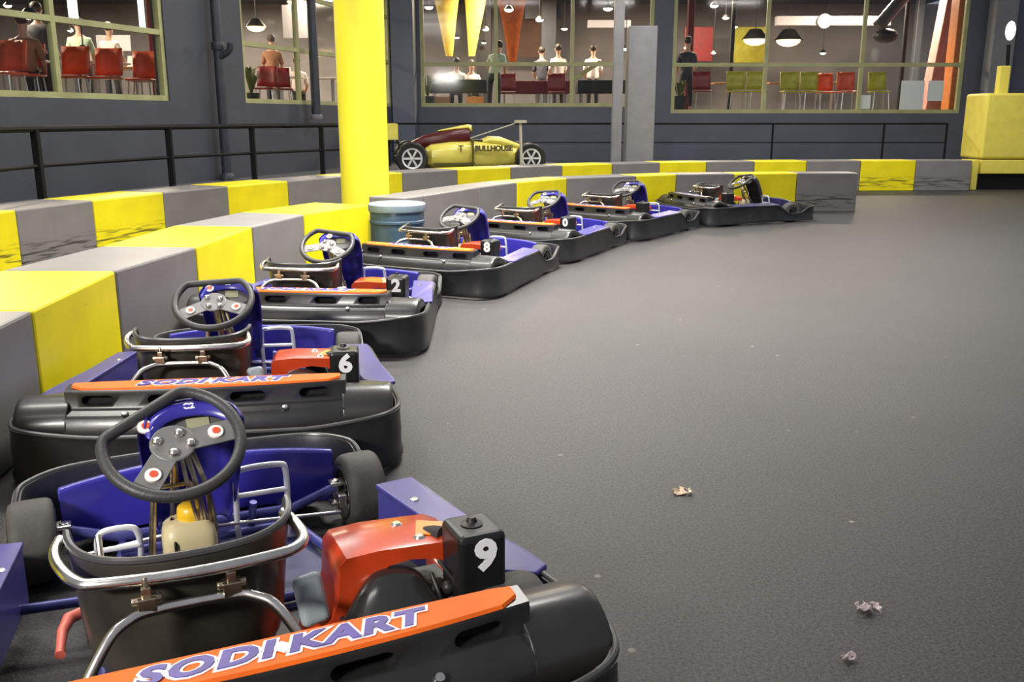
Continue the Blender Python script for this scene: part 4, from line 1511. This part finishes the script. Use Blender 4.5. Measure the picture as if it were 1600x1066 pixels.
# papers stuck on the inside of the right window
for px0, px1, py0, py1, lab in ((1409, 1441, 126, 172, 'large white poster low in the right pane of the right window'),
                                (1451, 1472, 126, 158, 'smaller white poster beside the orange pillar'),
                                (1343, 1359, 149, 170, 'small white notice at the foot of the second mullion')):
    a, b = at_y(px0, py0, WY + .12), at_y(px1, py1, WY + .12)
    tag(MB().box(((a.x + b.x) / 2, WY + .12, (a.z + b.z) / 2), (b.x - a.x, .006, a.z - b.z)).build('poster', 'paper'), lab, 'poster', 'posters on the right window')
# napkins and menu cards on the cafe tables
for px, Y, z, lab in ((134, 16.5, .86, 'white menu card on the table behind the orange-red chairs'), (30, 15.75, .86, 'white menu card on the table by the person in brown'),
                      (208, 18.3, .86, 'white menu card on the brown table by the right frame'), (1232, 26.0, .86, 'white menu card on the left brown table'),
                      (1315, 26.0, .86, 'white menu card on the right brown table'), (448, 22.3, .86, 'white menu card on the table in the second window')):
    p_ = at_y(px, 100, Y)
    tag(MB().add([(-.09, -.07, -.10), (.09, -.07, -.10), (.09, 0, .10), (-.09, 0, .10), (-.09, .07, -.10), (.09, .07, -.10)],
                 [(0, 1, 2, 3), (3, 2, 5, 4)]).build('menu_card', 'paper', solid=.004, loc=(p_.x, Y, FZ + z)), lab, 'card', 'menu cards')


# people in the cafe
def skin_chain(verts, edges, radii, name, m, parent, root_i=0):
    me = bpy.data.meshes.new(name)
    me.from_pydata(verts, edges, [])
    me.materials.append(MATS[m])
    o = bpy.data.objects.new(name, me)
    COL.objects.link(o)
    o.parent = parent
    md = o.modifiers.new('skin', 'SKIN')
    for i, r in enumerate(radii):
        me.skin_vertices[0].data[i].radius = r if isinstance(r, tuple) else (r, r)
    me.skin_vertices[0].data[root_i].use_root = True
    s = o.modifiers.new('sub', 'SUBSURF')
    s.levels = s.render_levels = 1
    baked(o)
    for p_ in o.data.polygons:
        p_.use_smooth = True
    return o


def person(px, Y, rz, shirt, legs, label, seated=False, lean=0.0):
    p_ = at_y(px, 140, Y)
    r = empty('person', (p_.x, Y, FZ), radians(rz))
    hz = .50 if seated else .92
    L = lean

    def T(x, y, z):      # lean the upper body forward (-y) about the hips
        return (x, y * 1 - sin(L) * z, hz + z * cos(L))
    if seated:
        legv = lambda s: [(s * .10, -.22, hz + .02), (s * .11, -.42, hz - .01), (s * .11, -.44, .10), (s * .11, -.56, .05)]
    else:
        legv = lambda s: [(s * .095, 0, hz - .12), (s * .11, -.01, .50), (s * .115, .02, .09), (s * .125, -.13, .04)]
    V = [(0, 0, hz), T(0, 0, .22), T(0, 0, .42), T(0, -.01, .52), T(0, -.02, .60), T(0, -.03, .70), T(0, -.03, .78)]
    rad = [(.14, .10), (.13, .09), (.15, .10), (.055, .055), (.055, .055), (.085, .10), (.06, .075)]
    E = [(i, i + 1) for i in range(6)]
    for s in (-1, 1):
        i0 = len(V)
        V += [T(s * .17, 0, .42), T(s * .23, -.05, .16), T(s * .18, -.25, .02), T(s * .15, -.33, .0), T(s * .145, -.39, -.01)]
        rad += [.06, .045, .036, .03, .025]
        E += [(2, i0)] + [(i0 + k, i0 + k + 1) for k in range(4)]
        j0 = len(V)
        V += legv(s)
        rad += [.085, .06, .042, .035]
        E += [(0, j0)] + [(j0 + k, j0 + k + 1) for k in range(3)]
    skin_chain(V, E, rad, 'body', 'skin', r)
    # clothes follow the body a little further out
    SV = [(0, 0, hz - .13 if not seated else hz - .04), T(0, 0, .20), T(0, 0, .42), T(0, -.008, .475)]
    SR = [(.185, .14), (.165, .125), (.172, .122), (.075, .07)]
    SE = [(0, 1), (1, 2), (2, 3)]
    for s in (-1, 1):
        i0 = len(SV)
        SV += [T(s * .17, 0, .42), T(s * .23, -.05, .16)]
        SR += [.075, .06]
        SE += [(2, i0), (i0, i0 + 1)]
    skin_chain(SV, SE, SR, 'shirt', shirt, r)
    LV = [(0, 0, hz - .02), T(0, 0, .10)]
    LR = [(.165, .122), (.15, .112)]
    LE = [(0, 1)]
    for s in (-1, 1):
        j0 = len(LV)
        LV += legv(s)[:3]
        LR += [.098, .074, .055]
        LE += [(0, j0), (j0, j0 + 1), (j0 + 1, j0 + 2)]
    skin_chain(LV, LE, LR, 'trousers', legs, r)
    h = Vector(T(0, -.02, .74))
    MB().sphere(h + Vector((0, .022, .035)), .105, sc=(.92, 1.0, .95)).build('hair', 'hair', r)
    for s in (-1, 1):
        MB().sphere(h + Vector((s * .033, -.094, -.012)), .012, n=8, m=6).build('eye', 'hair', r)
        MB().sphere(h + Vector((s * .088, .0, -.02)), .026, sc=(.45, .8, 1.2), n=8, m=6).build('ear', 'skin', r)
    MB().lathe([(.017, -.032), (.011, -.006), (.003, .022)], h + Vector((0, -.098, -.03)), (0, .12, 1), 8).build('nose', 'skin', r)
    MB().box(h + Vector((0, -.092, -.078)), (.045, .012, .010)).build('mouth', 'lever_red', r, bevel=.004)
    tag(r, label, 'person', 'people in the cafe')


person(46, 14.6, 190, 'shirt_brown', 'trousers', 'person in a brown top sitting at the left in the first window', seated=True)
person(70, 17.0, 180, 'shirt_dark', 'trousers', 'person in dark clothes standing left of the first mullion')
person(772, 23.6, 160, 'shirt_pale', 'trousers', 'person in pale green shirt and dark trousers leaning by the first mullion', lean=.55)
person(714, 25.4, 0, 'shirt_white', 'trousers', 'person in a white top behind the dark cloth table, left of two', seated=True)
person(737, 26.3, 10, 'shirt_white', 'trousers', 'person in a white top behind the dark cloth table, right of two', seated=True)
person(872, 26.4, 200, 'shirt_white', 'trousers', 'person in a white top right of the orange drape')
person(926, 26.6, 180, 'shirt_white', 'trousers', 'person in a white top near the slim grey post')
person(1072, 24.0, 180, 'shirt_dark', 'trousers', 'person in dark clothes at the left frame of the right window')

person(318 - 186, 19.5, 200, 'shirt_pale', 'trousers', 'person in a pale top far behind the orange-red chairs, left one')
person(178, 20.5, 170, 'shirt_white', 'trousers', 'person in a white top far behind the orange-red chairs, right one')
person(428, 23.5, 190, 'shirt_brown', 'trousers', 'person in a brown top on the left of the second window')
person(466, 25.0, 190, 'shirt_white', 'trousers', 'person in a white top by the mullion of the second window', seated=True)
person(846, 27.4, 180, 'shirt_dark', 'trousers', 'person in dark clothes in the centre pane of the middle window')
# potted palms along the cafe windows
def palm(px, Y, h, label):
    p_ = at_y(px, 140, Y)
    r = empty('potted_plant', (p_.x, Y, FZ))
    MB().lathe([(.13, 0), (.18, .34), (.16, .34), (.15, .30), (.0001, .30)], (0, 0, 0), (0, 0, 1), 18).build('pot', 'cloth_dark', r)
    rnd = random.Random(int(px))
    mb = MB()
    for k in range(26):
        a = rnd.random() * 2 * pi
        l = .22 + .30 * rnd.random()
        hh = h * (.55 + .45 * rnd.random())
        q = [Vector((0, 0, .28)), Vector((cos(a) * l * .35, sin(a) * l * .35, .28 + hh * .7)), Vector((cos(a) * l, sin(a) * l, .28 + hh * .75))]
        side_ = Vector((-sin(a), cos(a), 0)) * .028
        mb.add([q[0] - side_ * .3, q[0] + side_ * .3, q[1] + side_, q[1] - side_, q[2]], [(0, 1, 2, 3), (3, 2, 4)])
    mb.build('leaves', 'plant_green', r, solid=.003)
    tag(r, label, 'plant', 'potted plants in the cafe')


palm(392, 20.3, .9, 'potted plant low at the left frame of the second window')
palm(668, 23.4, .8, 'potted plant at the left frame of the middle window')
palm(1062, 23.3, .6, 'potted plant at the left frame of the right window')

# litter on the track
def scrap(px, py, m, size, lab):
    p_ = at_z(px, py, 0)
    rnd = random.Random(int(px))
    rings = []
    mb = MB()
    n = 5
    vs = [(size * (i / n - .5) * (1 + .3 * rnd.random()), size * .7 * (j / n - .5) * (1 + .3 * rnd.random()), .004 + .018 * rnd.random()) for i in range(n + 1) for j in range(n + 1)]
    fs = [(i * (n + 1) + j, i * (n + 1) + j + 1, (i + 1) * (n + 1) + j + 1, (i + 1) * (n + 1) + j) for i in range(n) for j in range(n) if rnd.random() > .18]
    tag(mb.add(vs, fs).build('paper_scrap', m, solid=.002, loc=(p_.x, p_.y, 0)), lab, 'litter', 'litter on the track')


scrap(1066, 771, 'scrap', .06, 'small crumpled tan scrap on the open floor')
scrap(1356, 955, 'scrap_pink', .055, 'small greyish scrap on the floor at lower right')
scrap(1326, 1032, 'scrap_pink', .03, 'tiny pale scrap on the floor near the bottom edge')

# ================================================================== LIGHT
def area(name, loc, size, sy, power, col=(1, .96, .90), rot=(0, 0, 0)):
    d = bpy.data.lights.new(name, 'AREA')
    d.shape = 'RECTANGLE'
    d.size = size
    d.size_y = sy
    d.energy = power
    d.color = col
    o = bpy.data.objects.new(name, d)
    COL.objects.link(o)
    o.location = loc
    o.rotation_euler = rot
    return o


for x, y, pw in [(-5.5, 5.5, 75), (-3, 4, 105), (-3, 7, 130), (-3, 10, 75), (0, 7, 285), (0, 10, 135), (0, 14, 80), (0, 17, 60), (3, 7, 40), (3, 10, 75), (3, 14, 135),
                 (3, 17, 95), (7, 10, 25), (7, 14, 110), (7.5, 16.5, 95), (-3, 14, 55), (-2.6, 0.5, 30)]:
    hl = area('hall_lamp', (x, y, 4.9), 1.6, 0.5, pw)
    if y in (4, 7, 10) and x > -1:
        hl.data.spread = radians(110)      # reflector fixtures throw their light down
# unseen lamp added behind the camera to brighten the backs of the nearest karts
bl = area('hall_lamp', (-3.2, -2.6, 3.3), 1.2, 0.5, 70)
bl.rotation_euler = (Vector((-1.2, 2.6, .3)) - bl.location).to_track_quat('-Z', 'Y').to_euler()
bl.data.spread = radians(75)
for i, (x, y, pw) in enumerate([(-10.5, 17, 150), (-8.5, 21.5, 110), (-15, 25, 120), (-9, 28, 120), (-5, 27, 130), (0, 26.5, 130), (5, 26.5, 130), (10, 26.5, 130)]):
    area('cafe_fill', (x, y, 4.85), 1.5, 1.0, pw * 5.0, (1, .80, .58))  # unseen area lights added to brighten the cafe beyond its pendants

w = bpy.data.worlds.new('world')
SC.world = w
w.use_nodes = True
bg = w.node_tree.nodes['Background']
bg.inputs['Color'].default_value = (0.80, 0.86, 1.0, 1)
bg.inputs['Strength'].default_value = 0.27

SC.view_settings.view_transform = 'Standard'
SC.view_settings.look = 'None'
SC.view_settings.exposure = 0.12
SC.view_settings.gamma = 1.0
SC.view_settings.use_curve_mapping = False
